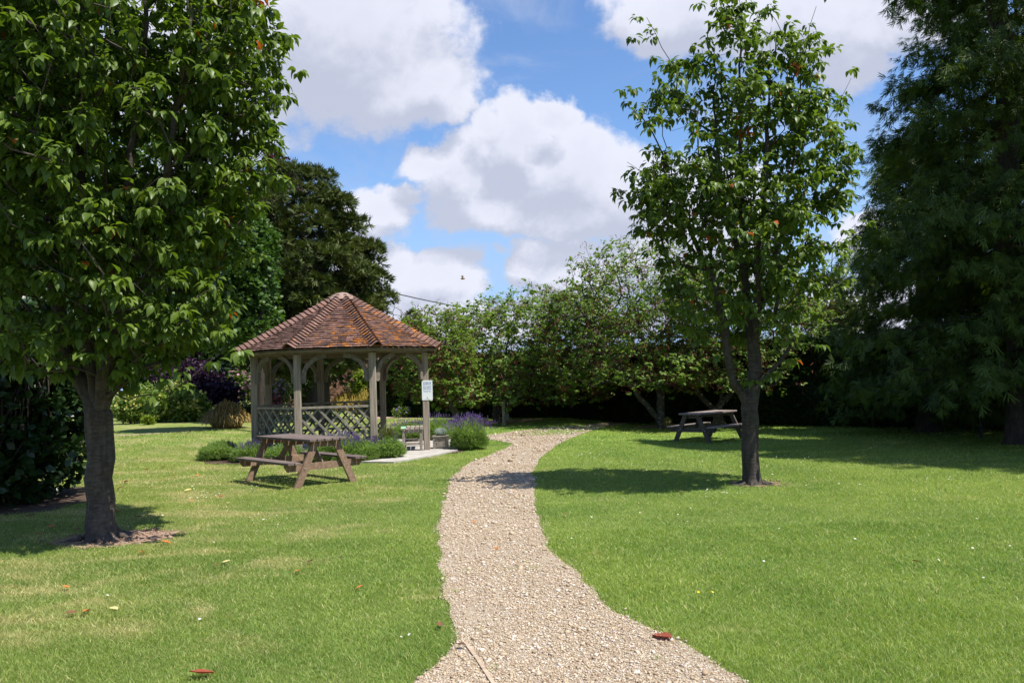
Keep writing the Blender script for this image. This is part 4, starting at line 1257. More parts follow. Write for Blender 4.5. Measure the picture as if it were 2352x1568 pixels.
tree('cherry_tree', 'slender cherry tree with an airy crown standing right of the gravel path', 'tree', TR,
     [[TR + np.array([0, 0, -.06])] + stem([(1725, 1080), (1722, 1000), (1722, 935)], yR),
      stem([(1722, 935), (1736, 850), (1728, 750, .05), (1714, 650, .1), (1706, 500, .1), (1702, 300, .1), (1700, 120, 0), (1702, 10, 0)], yR),
      stem([(1720, 940), (1684, 872, -.1), (1672, 780, -.15), (1642, 650, -.2), (1612, 450, -.2), (1600, 250, -.2)], yR),
      stem([(1733, 905), (1760, 862, -.1), (1795, 825, -.15), (1850, 760, -.2)], yR),
      stem([(1728, 760), (1770, 650, .2), (1802, 500, .3), (1832, 300, .3), (1842, 130, .2)], yR),
      stem([(1734, 820), (1742, 600, -.3), (1757, 400, -.4), (1765, 200, -.3), (1770, 60, -.2)], yR),
      stem([(1642, 650, -.2), (1560, 480, -.1), (1500, 300, 0)], yR),
      stem([(1714, 650, .1), (1660, 450, .4), (1640, 250, .5), (1640, 100, .3)], yR)],
     ptsR, .114, .003, 'barkR', 'cherryR', .110, 10, seg=.18, spread=.09, flare=.75, fl_h=.07, seed=6)

# redbuds in front of the hedge
def pods(t, tp, out, r):
    k = r.random(len(tp)) < .6
    c = np.repeat(tp[k], 11, 0); n = len(c)
    P_ = c + r.normal(0, .12, (n, 3))
    X_ = r.normal(0, .45, (n, 3)) + [0, 0, -.8]
    T = ([(0, -.09, 0), (0, .09, 0), (1, .06, 0), (1, -.06, 0)], [(0, 1, 2), (0, 2, 3)])
    V_, F_ = inst(T[0], T[1], P_, X_, r.normal(size=(n, 3)), r.uniform(.07, .12, n))
    mk('seed_pods', V_, F_, M['pods'], t, rnd=np.repeat(r.random(n), 4))


def redbud(label, base, seeds, rows, y0, n, rb, seed, fy=.8, per=9, extra_pts=None, size=.098):
    pr = profile(rows, y0)
    r = np.random.default_rng(seed)
    pts = sample_env(pr, y0, n, r, fy, .4, -.42, .9, ry=2.8)
    if extra_pts: pts = np.concatenate([pts, np.array([D(u, v, y0 + dy) for u, v, dy in extra_pts])])
    return tree('redbud_tree', label, 'tree', base, seeds, pts, rb, .0045, 'barkC', 'redbud', size, per, ROUND, .45, .15, .26, .055, .5, .12, .08, seed, 'redbud trees before the hedge', 1.0, .02, extra=pods, tilt=.7)


b1 = G(1524, 984); y1 = b1[1]
redbud('redbud tree with a mossy foot and a long limb leaning left beside the path', b1,
       [[b1 + np.array([0, 0, -.05])] + stem([(1522, 975), (1515, 965)], y1), stem([(1515, 965), (1470, 915, .1), (1440, 870, 0), (1408, 830, -.1), (1370, 760, -.2), (1320, 690, -.2)], y1),
        stem([(1518, 968), (1514, 900, .2), (1490, 820, .3), (1465, 740, .2), (1440, 650, .1)], y1), stem([(1515, 930, .2), (1525, 850, .4), (1540, 740, .5), (1570, 640, .4)], y1)],
       [(548, 1400, 1520), (600, 1325, 1640), (660, 1255, 1700), (750, 1215, 1720), (830, 1235, 1700), (888, 1270, 1640)], y1, 1500, .15, 21, .8,
       extra_pts=[(1345, 568, 0), (1330, 590, 0), (1310, 605, 0), (1215, 655, 0), (1300, 648, 0), (1435, 540, 0), (1480, 540, .2), (1390, 560, 0)])
b4 = G(1648, 962); y4 = min(b4[1], 26.5); b4 = np.array([(1648 - 1176) / 1898 * y4, y4, float(hfun(6.5, y4))])
redbud('redbud tree with several twisted stems behind the grey picnic table', b4,
       [[b4 + np.array([0, 0, -.05])] + stem([(1650, 950), (1650, 935)], y4), stem([(1650, 935), (1662, 890), (1640, 830), (1600, 760, -.2), (1570, 680)], y4),
        stem([(1652, 940), (1690, 890, .1), (1680, 820), (1720, 740), (1740, 660)], y4), stem([(1648, 945), (1600, 900, -.1), (1590, 820), (1580, 720), (1560, 640)], y4)],
       [(600, 1560, 1700), (650, 1500, 1850), (730, 1440, 1920), (800, 1450, 1900), (890, 1500, 1850)], y4, 950, .14, 22, .7)
b2 = G(1152, 968); y2 = min(b2[1], 29.0); b2 = np.array([(1152 - 1176) / 1898 * y2, y2, 0])
redbud('broad low redbud tree with two thin stems beside the grey cable post', b2,
       [[b2 + np.array([0, 0, -.05])] + stem([(1142, 965), (1140, 950)], y2), stem([(1140, 950), (1138, 900), (1120, 850), (1080, 790), (1040, 730)], y2),
        stem([(1142, 955), (1178, 920, .2), (1170, 880, .2), (1210, 820), (1280, 740)], y2), stem([(1138, 900), (1160, 820), (1180, 720)], y2)],
       [(672, 1150, 1340), (705, 1040, 1440), (760, 985, 1460), (830, 970, 1440), (920, 1000, 1410)], y2, 1700, .12, 23, .8, size=.115,
       extra_pts=[(1210, 655, 0), (1230, 660, 0), (1120, 685, 0), (1260, 650, 0), (1330, 655, 0)])
y3 = 25.5; b3 = np.array([(1056 - 1176) / 1898 * y3, y3, 0])
redbud('redbud tree with a bent leaning stem carrying a small black tag', b3,
       [[b3 + np.array([0, 0, -.05])] + stem([(1052, 962), (1046, 945)], y3), stem([(1046, 945), (1020, 905), (985, 865), (960, 820), (930, 770)], y3),
        stem([(1020, 905), (1010, 850), (1020, 790), (1030, 740)], y3)],
       [(705, 960, 1040), (740, 915, 1080), (800, 895, 1100), (860, 890, 1090), (918, 920, 1100)], y3, 650, .10, 24, .7,
       extra_pts=[(1000, 705, 0), (990, 710, 0), (940, 735, 0)])
# moss on the foot of the first redbud
mo = MB(); V_ = IV * np.array([.17, .15, .24]) + [.12, -.10, .18]
ob = mk('moss', V_, IF, M['moss'], bpy.data.objects['redbud_tree'], smooth=True)

# far trees: lumps of foliage on a branching trunk
def lumpy(name, label, rows, y0, nl, rl, leafm, per, size, T, bark='barkD', rb=.25, seed=1, fy=.75, group=None, base_u=None, sq=.8, cat='tree', gap=-.5, ry=None, trunk=True, droop=.2):
    pr = profile(rows, y0); r = np.random.default_rng(seed)
    C = sample_env(pr, y0, nl, r, fy, .25, gap, .5, ry)
    cx = (pr[0, 1] + pr[0, 2]) / 2 if base_u is None else (base_u - 1176) / 1898 * y0
    gz_ = float(hfun(cx, y0)); base = np.array([cx, y0, gz_])
    t = empty(name, base, label, cat, group)
    mid = base + [0, 0, max(.3, (pr[-1, 0] - gz_) * .45)]
    if trunk:
        N_, Pn, tips = grow([[np.array([0, 0, -.05]), (mid - base) * .5, mid - base, np.array([.1, 0, (pr[-1, 0] - gz_) * .8])]], C - base, r, .5, .06, 1.0, .05)
        R_, w_ = radii(Pn, tips, rb, .012)
        V_, F_ = tubes(N_, Pn, R_, w_, .4, .3)
        mk('trunk', V_, F_, M[bark], t, smooth=True)
    n = nl * per
    c = np.repeat(C - base, per, 0); rad = np.repeat(rl * r.uniform(.6, 1.2, nl), per)
    d = unit(r.normal(size=(n, 3))); d[:, 2] = np.where(d[:, 2] < -.3, -d[:, 2], d[:, 2])
    P_ = c + d * (rad * r.uniform(.55, 1.05, n))[:, None] * [1, 1, sq]
    X_ = d + r.normal(0, .5, (n, 3)); X_[:, 2] -= droop; Z_ = d * .6 + [0, 0, .6] + r.normal(0, .5, (n, 3))
    V_, F_ = inst(T[0], T[1], P_, X_, Z_, size * r.uniform(.6, 1.2, n))
    mk('crown', V_, F_, M[leafm], t, rnd=np.repeat(.5 * np.repeat(r.random(nl), per) + .5 * r.random(n), len(T[0])))
    return t


YT = tuft(9, .8, 5, .055, .35)
lumpy('yew_tree', 'broad dark yew tree rising behind the gazebo roof', [(382, 630, 700), (410, 600, 735), (450, 560, 780), (520, 535, 835), (600, 530, 885), (660, 530, 893), (730, 540, 885), (800, 560, 840), (870, 600, 790)], 31, 380, .52, 'yew', 60, .25, YT, rb=.3, seed=41, fy=.75, base_u=735, sq=.5, gap=-.35, ry=3.6)
lumpy('oak_tree', 'mid green oak tree standing left of the dark yew', [(470, 500, 580), (540, 450, 610), (640, 420, 630), (720, 410, 625), (780, 420, 600), (810, 450, 570)], 24.5, 190, .45, 'oak', 110, .13, ROUND, rb=.10, seed=42, fy=.8, base_u=596)
lumpy('copper_beech', 'purple leaved copper beech top showing above the yew', [(362, 585, 625), (385, 560, 670), (420, 500, 690), (500, 470, 690), (640, 480, 680)], 42, 90, .7, 'beech', 110, .2, ROUND, rb=.35, seed=43, fy=.7, base_u=590)
lumpy('broadleaf_tree', 'tall dark broadleaf tree behind the laurel at the left edge', [(-420, -200, 150), (-200, -420, 210), (0, -480, 260), (200, -500, 280), (400, -500, 270), (600, -480, 250), (740, -440, 170), (850, -350, 100)], 16, 600, .62, 'darkleaf', 75, .15, ROUND, rb=.3, seed=44, fy=.5, base_u=0, gap=-.6)
lumpy('broadleaf_tree', 'bright green broadleaf tree seen through the big cherry crown', [(300, 300, 420), (400, 230, 470), (520, 200, 530), (650, 200, 560), (760, 210, 540), (850, 250, 500)], 38, 230, .8, 'oak', 80, .22, ROUND, rb=.25, seed=45, fy=.5, base_u=380)
lumpy('broadleaf_tree', 'distant grey green tree low between the slender cherry and the conifers', [(640, 1860, 1900), (670, 1830, 1940), (740, 1800, 1980), (840, 1780, 2000)], 48, 110, .9, 'olive', 60, .26, ROUND, rb=.3, seed=46, fy=.5)
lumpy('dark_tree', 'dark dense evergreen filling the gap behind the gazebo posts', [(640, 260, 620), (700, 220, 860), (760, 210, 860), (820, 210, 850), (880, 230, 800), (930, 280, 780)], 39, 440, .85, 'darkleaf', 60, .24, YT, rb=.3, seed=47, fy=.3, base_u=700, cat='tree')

# laurel at the left edge
lumpy('laurel_bush', 'large dark glossy laurel bush behind the thick cherry trunk', [(640, -260, 60), (700, -300, 130), (800, -320, 170), (900, -320, 182), (1000, -320, 178), (1080, -310, 168), (1140, -300, 140)], 12.2, 480, .30, 'laurel', 44, .15, LEAF3, rb=.08, seed=48, fy=.5, base_u=-60, gap=-.9, ry=1.5, cat='shrub', droop=.35)

# conifers on the right
FR1 = tuft(9, .75, 3, .045, .4)
def conifer(label, base, H, Rmax, nb, seed, z0=2.3, size=.19, az=None, per=1.0, name='cypress_tree'):
    r = np.random.default_rng(seed)
    t = empty(name, base, label, 'conifer', 'conifers on the right of the lawn')
    N_ = [np.array([0, 0, -.1])]; Pn = [-1]; k = 40
    for i in range(1, k): N_.append(np.array([.05 * math.sin(i * .4), .05 * math.cos(i * .5), H * i / (k - 1)])); Pn.append(i - 1)
    tips = [k - 1]; SP = []; SX = []; SR = []; OUT = []
    for b in range(nb):
        q_ = r.random() ** .8; z = z0 + (H - z0) * q_
        a = r.uniform(0, 2 * PI)
        Lr = Rmax * (1 - ((z - z0 * .4) / H) ** 1.6) * r.uniform(.6, 1.15) + .25
        st_ = int(np.clip(z / H * (k - 1), 1, k - 2)); par = st_; p = N_[st_].copy()
        d = np.array([math.cos(a), math.sin(a), 0]); m_ = max(4, int(Lr / .3))
        for j in range(1, m_ + 1):
            x = j / m_
            pos = N_[st_] + d * Lr * x + np.array([0, 0, Lr * (.16 * x - .50 * x * x + .24 * x ** 4)]) + r.normal(0, .04, 3)
            N_.append(pos); Pn.append(par); par = len(N_) - 1
            if x > .25:
                for cl in range(2):
                    lat = np.cross(d, [0, 0, 1]) * r.normal(0, .16 + .16 * Lr / 3)
                    cc_ = pos + lat + d * r.normal(0, .10) + [0, 0, r.uniform(-.16, .06)]
                    ns = int(10 * per); crv = r.random(); cd = unit(d * r.uniform(.5, 1.2) + lat * .8)
                    for s_ in range(ns):
                        SR.append(.75 * crv + .25 * r.random()); SP.append(cc_ + r.normal(0, .085, 3) * [1, 1, 1.1] + cd * r.uniform(0, .18) - [0, 0, r.uniform(0, .16)]); SX.append(cd * r.uniform(.1, .9) + r.normal(0, .28, 3) + [0, 0, -r.uniform(.3, 1.0)]); OUT.append(cd * .5 + [0, 0, .8])
        tips.append(par)
    N_ = np.array(N_); Pn = np.array(Pn)
    R_, w_ = radii(Pn, tips, .28, .008)
    V_, F_ = tubes(N_, Pn, R_, w_, .4, .25)
    mk('trunk', V_, F_, M['barkK'], t, smooth=True)
    SP = np.array(SP); n = len(SP)
    V_, F_ = inst(FR1[0], FR1[1], SP, np.array(SX), np.array(OUT) + r.normal(0, .45, (n, 3)), size * r.uniform(.6, 1.25, n))
    mk('crown', V_, F_, M['conifer'], t, rnd=np.repeat(np.array(SR), len(FR1[0])))
    return t


def gp(x, y): return np.array([x, y, float(hfun(x, y))])
conifer('tallest drooping cypress at the right edge with its crown leaving the frame', gp(10.4, 17.0), 15.0, 3.0, 420, 61, 1.3)
conifer('drooping cypress half hidden behind the tallest one, nearer the hedge', gp(10.9, 21.8), 8.0, 2.5, 200, 62, 1.0, .21)
conifer('cypress beyond the right edge of the photo shading the lawn corner', gp(13.0, 12.0), 17.0, 3.4, 200, 63, 1.8, .26)
conifer('dark cypress deep in the right corner in front of the hedge end', gp(13.6, 19.5), 12.0, 3.6, 170, 64, 1.0, .26)

# hedge
HL = [(-5.6, 37.0), (-1.0, 33.2), (3.5, 30.5), (8.0, 27.0), (12.5, 22.5), (19.0, 17.0)]
hd = empty('clipped_hedge', (HL[2][0], HL[2][1], 0), 'long dark clipped yew hedge closing the garden behind the redbuds', 'hedge')
HB = np.array([HL[2][0], HL[2][1], 0]); Hh = 2.35; th = .55
mb = MB(); Vq = []; Xq = []; Zq = []
for i, (a, b) in enumerate(zip(HL[:-1], HL[1:])):
    a3 = np.array([a[0], a[1], -.25]); b3_ = np.array([b[0], b[1], -.25]); d = unit(b3_ - a3); nr = np.array([d[1], -d[0], 0])
    if nr[1] > 0: nr = -nr
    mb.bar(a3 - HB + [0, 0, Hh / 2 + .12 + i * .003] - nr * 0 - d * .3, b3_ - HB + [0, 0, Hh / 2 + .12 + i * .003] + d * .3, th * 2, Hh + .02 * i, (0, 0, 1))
    L = np.linalg.norm(b3_ - a3); n = int(L * Hh * 700)
    s_ = rng.uniform(-.05, L + .05, n); z = rng.uniform(-.15, Hh + .1, n); bulge = .07 * np.sin(s_ * 2.1) + .05 * np.sin(z * 3 + s_)
    front = nr * 1.0
    Vq.append(a3 + d * s_[:, None] + front * (th + .01 + bulge + rng.uniform(-.02, .08, n))[:, None] + np.array([0, 0, 1]) * (z + .25)[:, None]); Xq.append(front + rng.normal(0, .7, (n, 3)) + [0, 0, .3]); Zq.append(front * .7 + [0, 0, .5] + rng.normal(0, .4, (n, 3)))
    n = int(L * 500); s_ = rng.uniform(0, L, n)
    Vq.append(a3 + d * s_[:, None] + front * rng.uniform(-th, th, n)[:, None] + np.array([0, 0, 1]) * (Hh + .25 + rng.uniform(-.03, .12, n))[:, None]); Xq.append(rng.normal(0, .7, (n, 3)) + [0, 0, .6]); Zq.append(rng.normal(0, .5, (n, 3)) + [0, 0, 1])
# rounded near end at the left
n = 3200; a = rng.uniform(0, 2 * PI, n); z = rng.uniform(0, Hh, n)
Vq.append(np.array([HL[0][0], HL[0][1], 0]) + np.stack([np.cos(a) * .75, np.sin(a) * .75, z], -1) * 1.0 + rng.normal(0, .05, (n, 3))); Xq.append(np.stack([np.cos(a), np.sin(a), 0 * a], -1) + rng.normal(0, .6, (n, 3))); Zq.append(np.stack([np.cos(a), np.sin(a), 0 * a + .5], -1))
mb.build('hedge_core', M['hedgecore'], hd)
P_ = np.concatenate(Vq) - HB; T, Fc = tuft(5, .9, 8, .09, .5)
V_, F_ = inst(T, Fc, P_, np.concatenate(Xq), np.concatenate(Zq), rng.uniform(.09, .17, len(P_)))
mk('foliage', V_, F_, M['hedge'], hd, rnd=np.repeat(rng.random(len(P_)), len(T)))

# ------------------------------------------------------------------ flower border at the back left
def shrub(name, label, u, v, wpx, hpx, m, y=None, n=2600, size=.09, T=OVAL, seed=1, flowers=None, nf=300, fs=.07, cat='shrub', lumps=26, group=None):
    y0 = y or G(u, v)[1]
    k = FPX / y0; W_ = wpx / k / 2; H = hpx / k; x0 = D(u, v, y0)[0]; b = np.array([x0, y0, float(hfun(x0, y0))])
    zc = D(u, v, y0)[2]; b[2] = max(b[2], 0)
    H = max(.3, D(u, v - hpx, y0)[2] - b[2])
    t = empty(name, b, label, cat, group); r = np.random.default_rng(seed)
    c = unit(r.normal(size=(lumps, 3))) * r.uniform(.3, .8, (lumps, 1)); c = c * [W_, W_ * .6, H * .42] + [0, 0, H * .5]
    pick = r.integers(0, lumps, n); d = unit(r.normal(size=(n, 3)))
    rl = min(W_, H) * .38
    P_ = c[pick] + d * rl * r.uniform(.5, 1.1, n)[:, None]; P_[:, 2] = np.abs(P_[:, 2])
    X_ = d + r.normal(0, .6, (n, 3)); Z_ = d * .5 + [0, 0, .7] + r.normal(0, .4, (n, 3))
    V_, F_ = inst(T[0], T[1], P_, X_, Z_, size * r.uniform(.6, 1.3, n))
    mk('foliage', V_, F_, M[m], t, rnd=np.repeat(r.random(n), len(T[0])))
    # a few woody stems inside
    N_, Pn, tips = grow([[np.array([0, 0, -.03]), np.array([0, 0, H * .2])]], c, r, .25, .03, .5, .02)
    R_, w_ = radii(Pn, tips, .03, .005); V_, F_ = tubes(N_, Pn, R_, w_); mk('stems', V_, F_, M['barkD'], t)
    if flowers:
        pick = r.integers(0, lumps, nf); d = unit(r.normal(size=(nf, 3)) + [0, -.5, .5])
        P_ = c[pick] + d * rl * 1.1; V_, F_ = inst(ROUND[0], ROUND[1], P_, r.normal(size=(nf, 3)), d, fs * r.uniform(.6, 1.3, nf))
        mk('blossoms', V_, F_, M[flowers], t, rnd=np.repeat(r.random(nf), len(ROUND[0])))
    return t


shrub('smoke_bush', 'dark purple smoke bush behind the yellow flowers of the border', 435, 960, 170, 160, 'smoke', 34.5, 5200, .13, ROUND, 71, lumps=40)
shrub('smoke_bush', 'smaller purple smoke bush spilling over behind the golden grass tussock', 515, 960, 90, 100, 'smoke', 34.0, 2200, .12, ROUND, 72)
shrub('flowering_shrub', 'pink flowering rose shrub climbing up left of the gazebo', 590, 955, 150, 140, 'mid', 36.5, 4200, .13, OVAL, 73, 'pink', 420, .13, lumps=34)
shrub('flowering_shrub', 'arching shrub with clear pink sprays seen between the left gazebo posts', 640, 960, 70, 110, 'mid', 35.0, 1800, .12, OVAL, 74, 'pink', 200, .12)
shrub('flowering_shrub', 'red flowered bush low behind the left gazebo trellis', 625, 978, 70, 75, 'olive', 31.5, 2000, .09, OVAL, 75, 'red', 230, .09)
shrub('evergreen_shrub', 'small olive green bush right of the golden grass tussock', 562, 982, 52, 60, 'olive', 31.5, 1800, .08, OVAL, 76)
shrub('perennial_clump', 'leafy clump with pale yellow flower whorls beside the golden tussock', 435, 990, 105, 92, 'mid', 31.0, 3600, .13, OVAL, 77, 'yellow', 260, .11, 'plant', 40)
shrub('perennial_clump', 'broad leafy clump in the middle of the border under the smoke bush', 368, 994, 105, 88, 'mid', 31.0, 3600, .13, OVAL, 78, 'yellow', 180, .10, 'plant', 40)
shrub('perennial_clump', 'green clump dotted with yellow right of the thick cherry trunk', 300, 998, 100, 92, 'mid', 30.5, 3600, .12, OVAL, 79, 'yellow', 240, .10, 'plant', 40)
shrub('perennial_clump', 'tall clump with stacked cream flower whorls before the purple smoke bush', 402, 985, 90, 118, 'mid', 32.6, 2600, .12, OVAL, 91, 'yellow', 240, .11, 'plant', 34)
shrub('perennial_clump', 'loose leafy plant filling the border between two yellow dotted clumps', 335, 985, 90, 110, 'lavg', 32.8, 2400, .12, OVAL, 92, 'yellow', 120, .10, 'plant', 34)
shrub('perennial_clump', 'lime green low plant at the lawn edge of the border', 340, 1000, 34, 34, 'lime', 29.4, 700, .10, OVAL, 80, cat='plant')
shrub('evergreen_shrub', 'grey green shrub half hidden by the right stem of the thick cherry', 300, 985, 90, 110, 'olive', 34, 2400, .10, OVAL, 81)
shrub('evergreen_shrub', 'bright leafy shrub above the border behind the purple smoke bush', 350, 960, 120, 140, 'oak', 38, 2600, .15, ROUND, 82)
p = G(508, 984); tussock(p + [0, .5, 0], .95, .78, 'rounded golden ornamental grass tussock at the edge of the border', 'straw', 1700, .02, 83)
p = G(395, 962); tussock(p * [1, 0, 0] + [0, 33.5, .2], 1.15, .7, 'upright golden green grass rising behind the leafy clumps', 'strawg', 900, .02, 84)
x_ = (912 - 1176) / 1898 * 38.5; tussock((x_, 38.5, 0), 1.5, 1.05, 'tall brown straw grass beside the left end of the hedge', 'straw', 1700, .026, 85)
x_ = (850 - 1176) / 1898 * 39.0; tussock((x_, 39, 0), 1.5, 1.1, 'green gold grass seen through the gazebo between its front posts', 'strawg', 1300, .026, 86)
x_ = (790 - 1176) / 1898 * 39.0; tussock((x_, 39, 0), 1.3, 1.0, 'dull gold grass behind the gazebo trellis', 'strawg', 1100, .026, 87)
shrub('ground_cover_plant', 'low purple flowered plant at the foot of the tall brown grass', 925, 956, 70, 20, 'mid', 35, 700, .07, OVAL, 88, 'lavf', 40, .06, 'plant', 14)

# brick wall and its climber beyond the gazebo
bw = empty('brick_wall', (-7.0, 44.0, 0), 'old red brick wall glimpsed through the gazebo', 'wall')
mb = MB(); bwid, bh = .225, .075
for r_i in range(40):
    z = .04 + r_i * bh
    for c in range(44):
        x = -5.0 + c * bwid + (bwid / 2 if r_i % 2 else 0)
        mb.box((x, 0, z), (bwid - .012, .21 + random.uniform(-.004, .004), bh - .012), None, random.random())
mb.build('brickwork', simple('brick_face', (0.24, 0.10, 0.065), (0.42, 0.25, 0.18), (9, 9, 9), 0.9, 0.4, rr=0.7), bw)
mb = MB(); mb.box((-.1, .01, 1.5), (9.7, .18, 3.0)); mb.build('mortar', M['concrete'], bw)
mb = MB(); mb.box((-.1, 0, 3.04), (9.9, .32, .07)); mb.build('coping', M['brick'], bw)
shrub('climbing_plant', 'yellow green climber hanging on the brick wall', 838, 935, 75, 105, 'lime', 43.2, 2600, .13, ROUND, 89, cat='climber')
shrub('conical_shrub', 'small lime green cushion shrub before the brick wall', 895, 905, 36, 40, 'lime', 42.0, 700, .10, ROUND, 90)
# leaning dead trunk behind the gazebo
lt = D(862, 905, 40.0); l2 = D(950, 862, 40.0)
N_ = np.array([lt - [0.8, 0, 1.0], lt, (lt + l2) / 2 + [0, 0, .05], l2, l2 + [.6, 0, .5]]); b_ = np.array([N_[0][0], 40.0, 0])
N_[0][2] = -.05
V_, F_ = tubes(N_ - b_, np.array([-1, 0, 1, 2, 3]), np.array([.2, .18, .15, .12, .08]), np.array([5, 4, 3, 2, 1.0]), 0, .1, .05)
o = mk('dead_tree', V_, F_, M['barkD'], smooth=True); o.location = b_; tag(o, 'dark leaning tree trunk before the brick wall', 'tree trunk')

# bare twiggy tree and small dark conifer between yew and redbuds
y_ = 40.0; bt = np.array([(905 - 1176) / 1898 * y_, y_, 0]); t = empty('bare_tree', bt, 'pale leafless twiggy tree between the yew and the redbuds', 'tree')
r = np.random.default_rng(5); C = np.array([D(u, v, y_ + r.normal(0, .3)) for u, v in zip(r.uniform(888, 930, 45), r.uniform(690, 760, 45))]) - bt
N_, Pn, tips = grow([[np.array([0, 0, -.05]), np.array([0, 0, 2.0]), np.array([.05, 0, 3.6])]], C, r, .3, .04, 1.8, 0)
R_, w_ = radii(Pn, tips, .07, .007); V_, F_ = tubes(N_, Pn, R_, w_); mk('branches', V_, F_, M['twig'], t)
lumpy('dark_tree', 'small dark evergreen tip poking up right of the gazebo roof', [(722, 935, 948), (740, 925, 965), (770, 915, 985), (860, 905, 1000)], 37, 50, .3, 'yew', 36, .26, YT, rb=.1, seed=49, fy=.7)

# overhead cables
def wire(name, a, b, sag, r, label):
    n = 24; P_ = np.array([a + (b - a) * i / n + np.array([0, 0, -sag * 4 * (i / n) * (1 - i / n)]) for i in range(n + 1)])
    V_, F_ = tubes(P_ - a, np.arange(n + 1) - 1, np.full(n + 1, r), np.arange(n + 1, 0, -1.0))
    o = mk(name, V_, F_, M['cable']); o.location = a; tag(o, label, 'cable'); return o
wire('overhead_cable', D(860, 662, 50), D(1330, 738, 62), .35, .032, 'upper thick overhead cable crossing the sky right of the yew')
wire('overhead_cable', D(850, 710, 55), D(1100, 752, 62), .15, .018, 'lower thin overhead cable just above the gazebo roof')

# cable post with box by the redbud, small tag, dark signpost on the right
p = np.array([(1152 - 1176) / 1898 * 27.0, 27.0, 0]); t = empty('utility_post', p, 'thin grey post with a small grey box among the redbud stems', 'post')
mb = MB(); mb.box((0, 0, .42), (.11, .07, .84), None, .5, .008); mb.build('pole', M['rail'], t)
mb = MB(); mb.box((.10, -.05, .28), (.15, .08, .24), None, .5, .01); mb.build('box', M['pbox'], t)
tp_ = D(1058, 922, y3 - .15); t = empty('plant_label', tp_, 'small black and white label tied to the leaning redbud stem', 'label')
mb = MB(); mb.box((0, 0, 0), (.17, .012, .07), None, .5, .002); mb.build('plate', M['black'], t)
mb = MB(); mb.box((0, -.0075, .016), (.13, .002, .012)); mb.box((0, -.0075, -.008), (.10, .002, .01)); mb.build('lettering', M['white'], t)
pp_ = gp(10.9, 19.4); t = empty('signpost', pp_, 'dull green board on a thin post in deep shade at the right', 'signpost')
mb = MB(); mb.box((0, 0, .75), (.06, .06, 1.5), None, .5, .006); mb.build('post', M['barkC'], t)
mb = MB(); mb.box((0, -.045, 1.42), (.42, .03, .28), None, .5, .006); mb.build('board', M['dsign'], t)

# timber edging where two paths meet
e0 = G(1068, 1478); e1 = G(1095, 1515); e2 = G(1140, 1585); mb = MB()
mb.bar(e0 + [0, 0, .004] - e0, e1 + [0, 0, .004] - e0, .022, .026, (0, 0, 1)); mb.bar(e1 + [0.001, 0, .0045] - e0, e2 + [0, 0, .0045] - e0, .022, .026, (0, 0, 1))
o = mb.build('timber_edging', M['timber']); o.location = e0; tag(o, 'thin brown timber edging strip sunk in the gravel where paths meet', 'edging')

# ------------------------------------------------------------------ litter of leaves, daisies, buttercups
def dead_leaf(pos, L, m, seed, label, group, curl=.35):
    r = np.random.default_rng(seed)
    nl, nw = 7, 5; V_ = []; F_ = []
    for i in range(nl):
        t = i / (nl - 1); w_ = math.sin(PI * min(1, t * .92 + .05)) ** .8 * .30
        for j in range(nw):
            s_ = -1 + 2 * j / (nw - 1)
            z = curl * (.5 * abs(s_) ** 1.5 * w_ * 2.2 + .35 * (t - .5) ** 2) + r.normal(0, .012)
            V_.append((L * (t - .5), L * s_ * w_, L * z))
    for i in range(nl - 1):
        for j in range(nw - 1):
            a = i * nw + j; F_.append((a, a + 1, a + nw + 1, a + nw))
    k = len(V_)
    V_ += [(-L * .5, -.02 * L, .02 * L), (-L * .5, .02 * L, .02 * L), (-L * .72, 0, .06 * L)]; F_.append((k, k + 1, k + 2))
    o = mk('fallen_leaf', V_, F_, m, smooth=True, rnd=np.full(len(V_), r.random()))
    o.location = pos; o.rotation_euler = (r.uniform(-.3, .3), r.uniform(-.3, .3), r.uniform(0, 6.28))
    return tag(o, label, 'leaf', group)


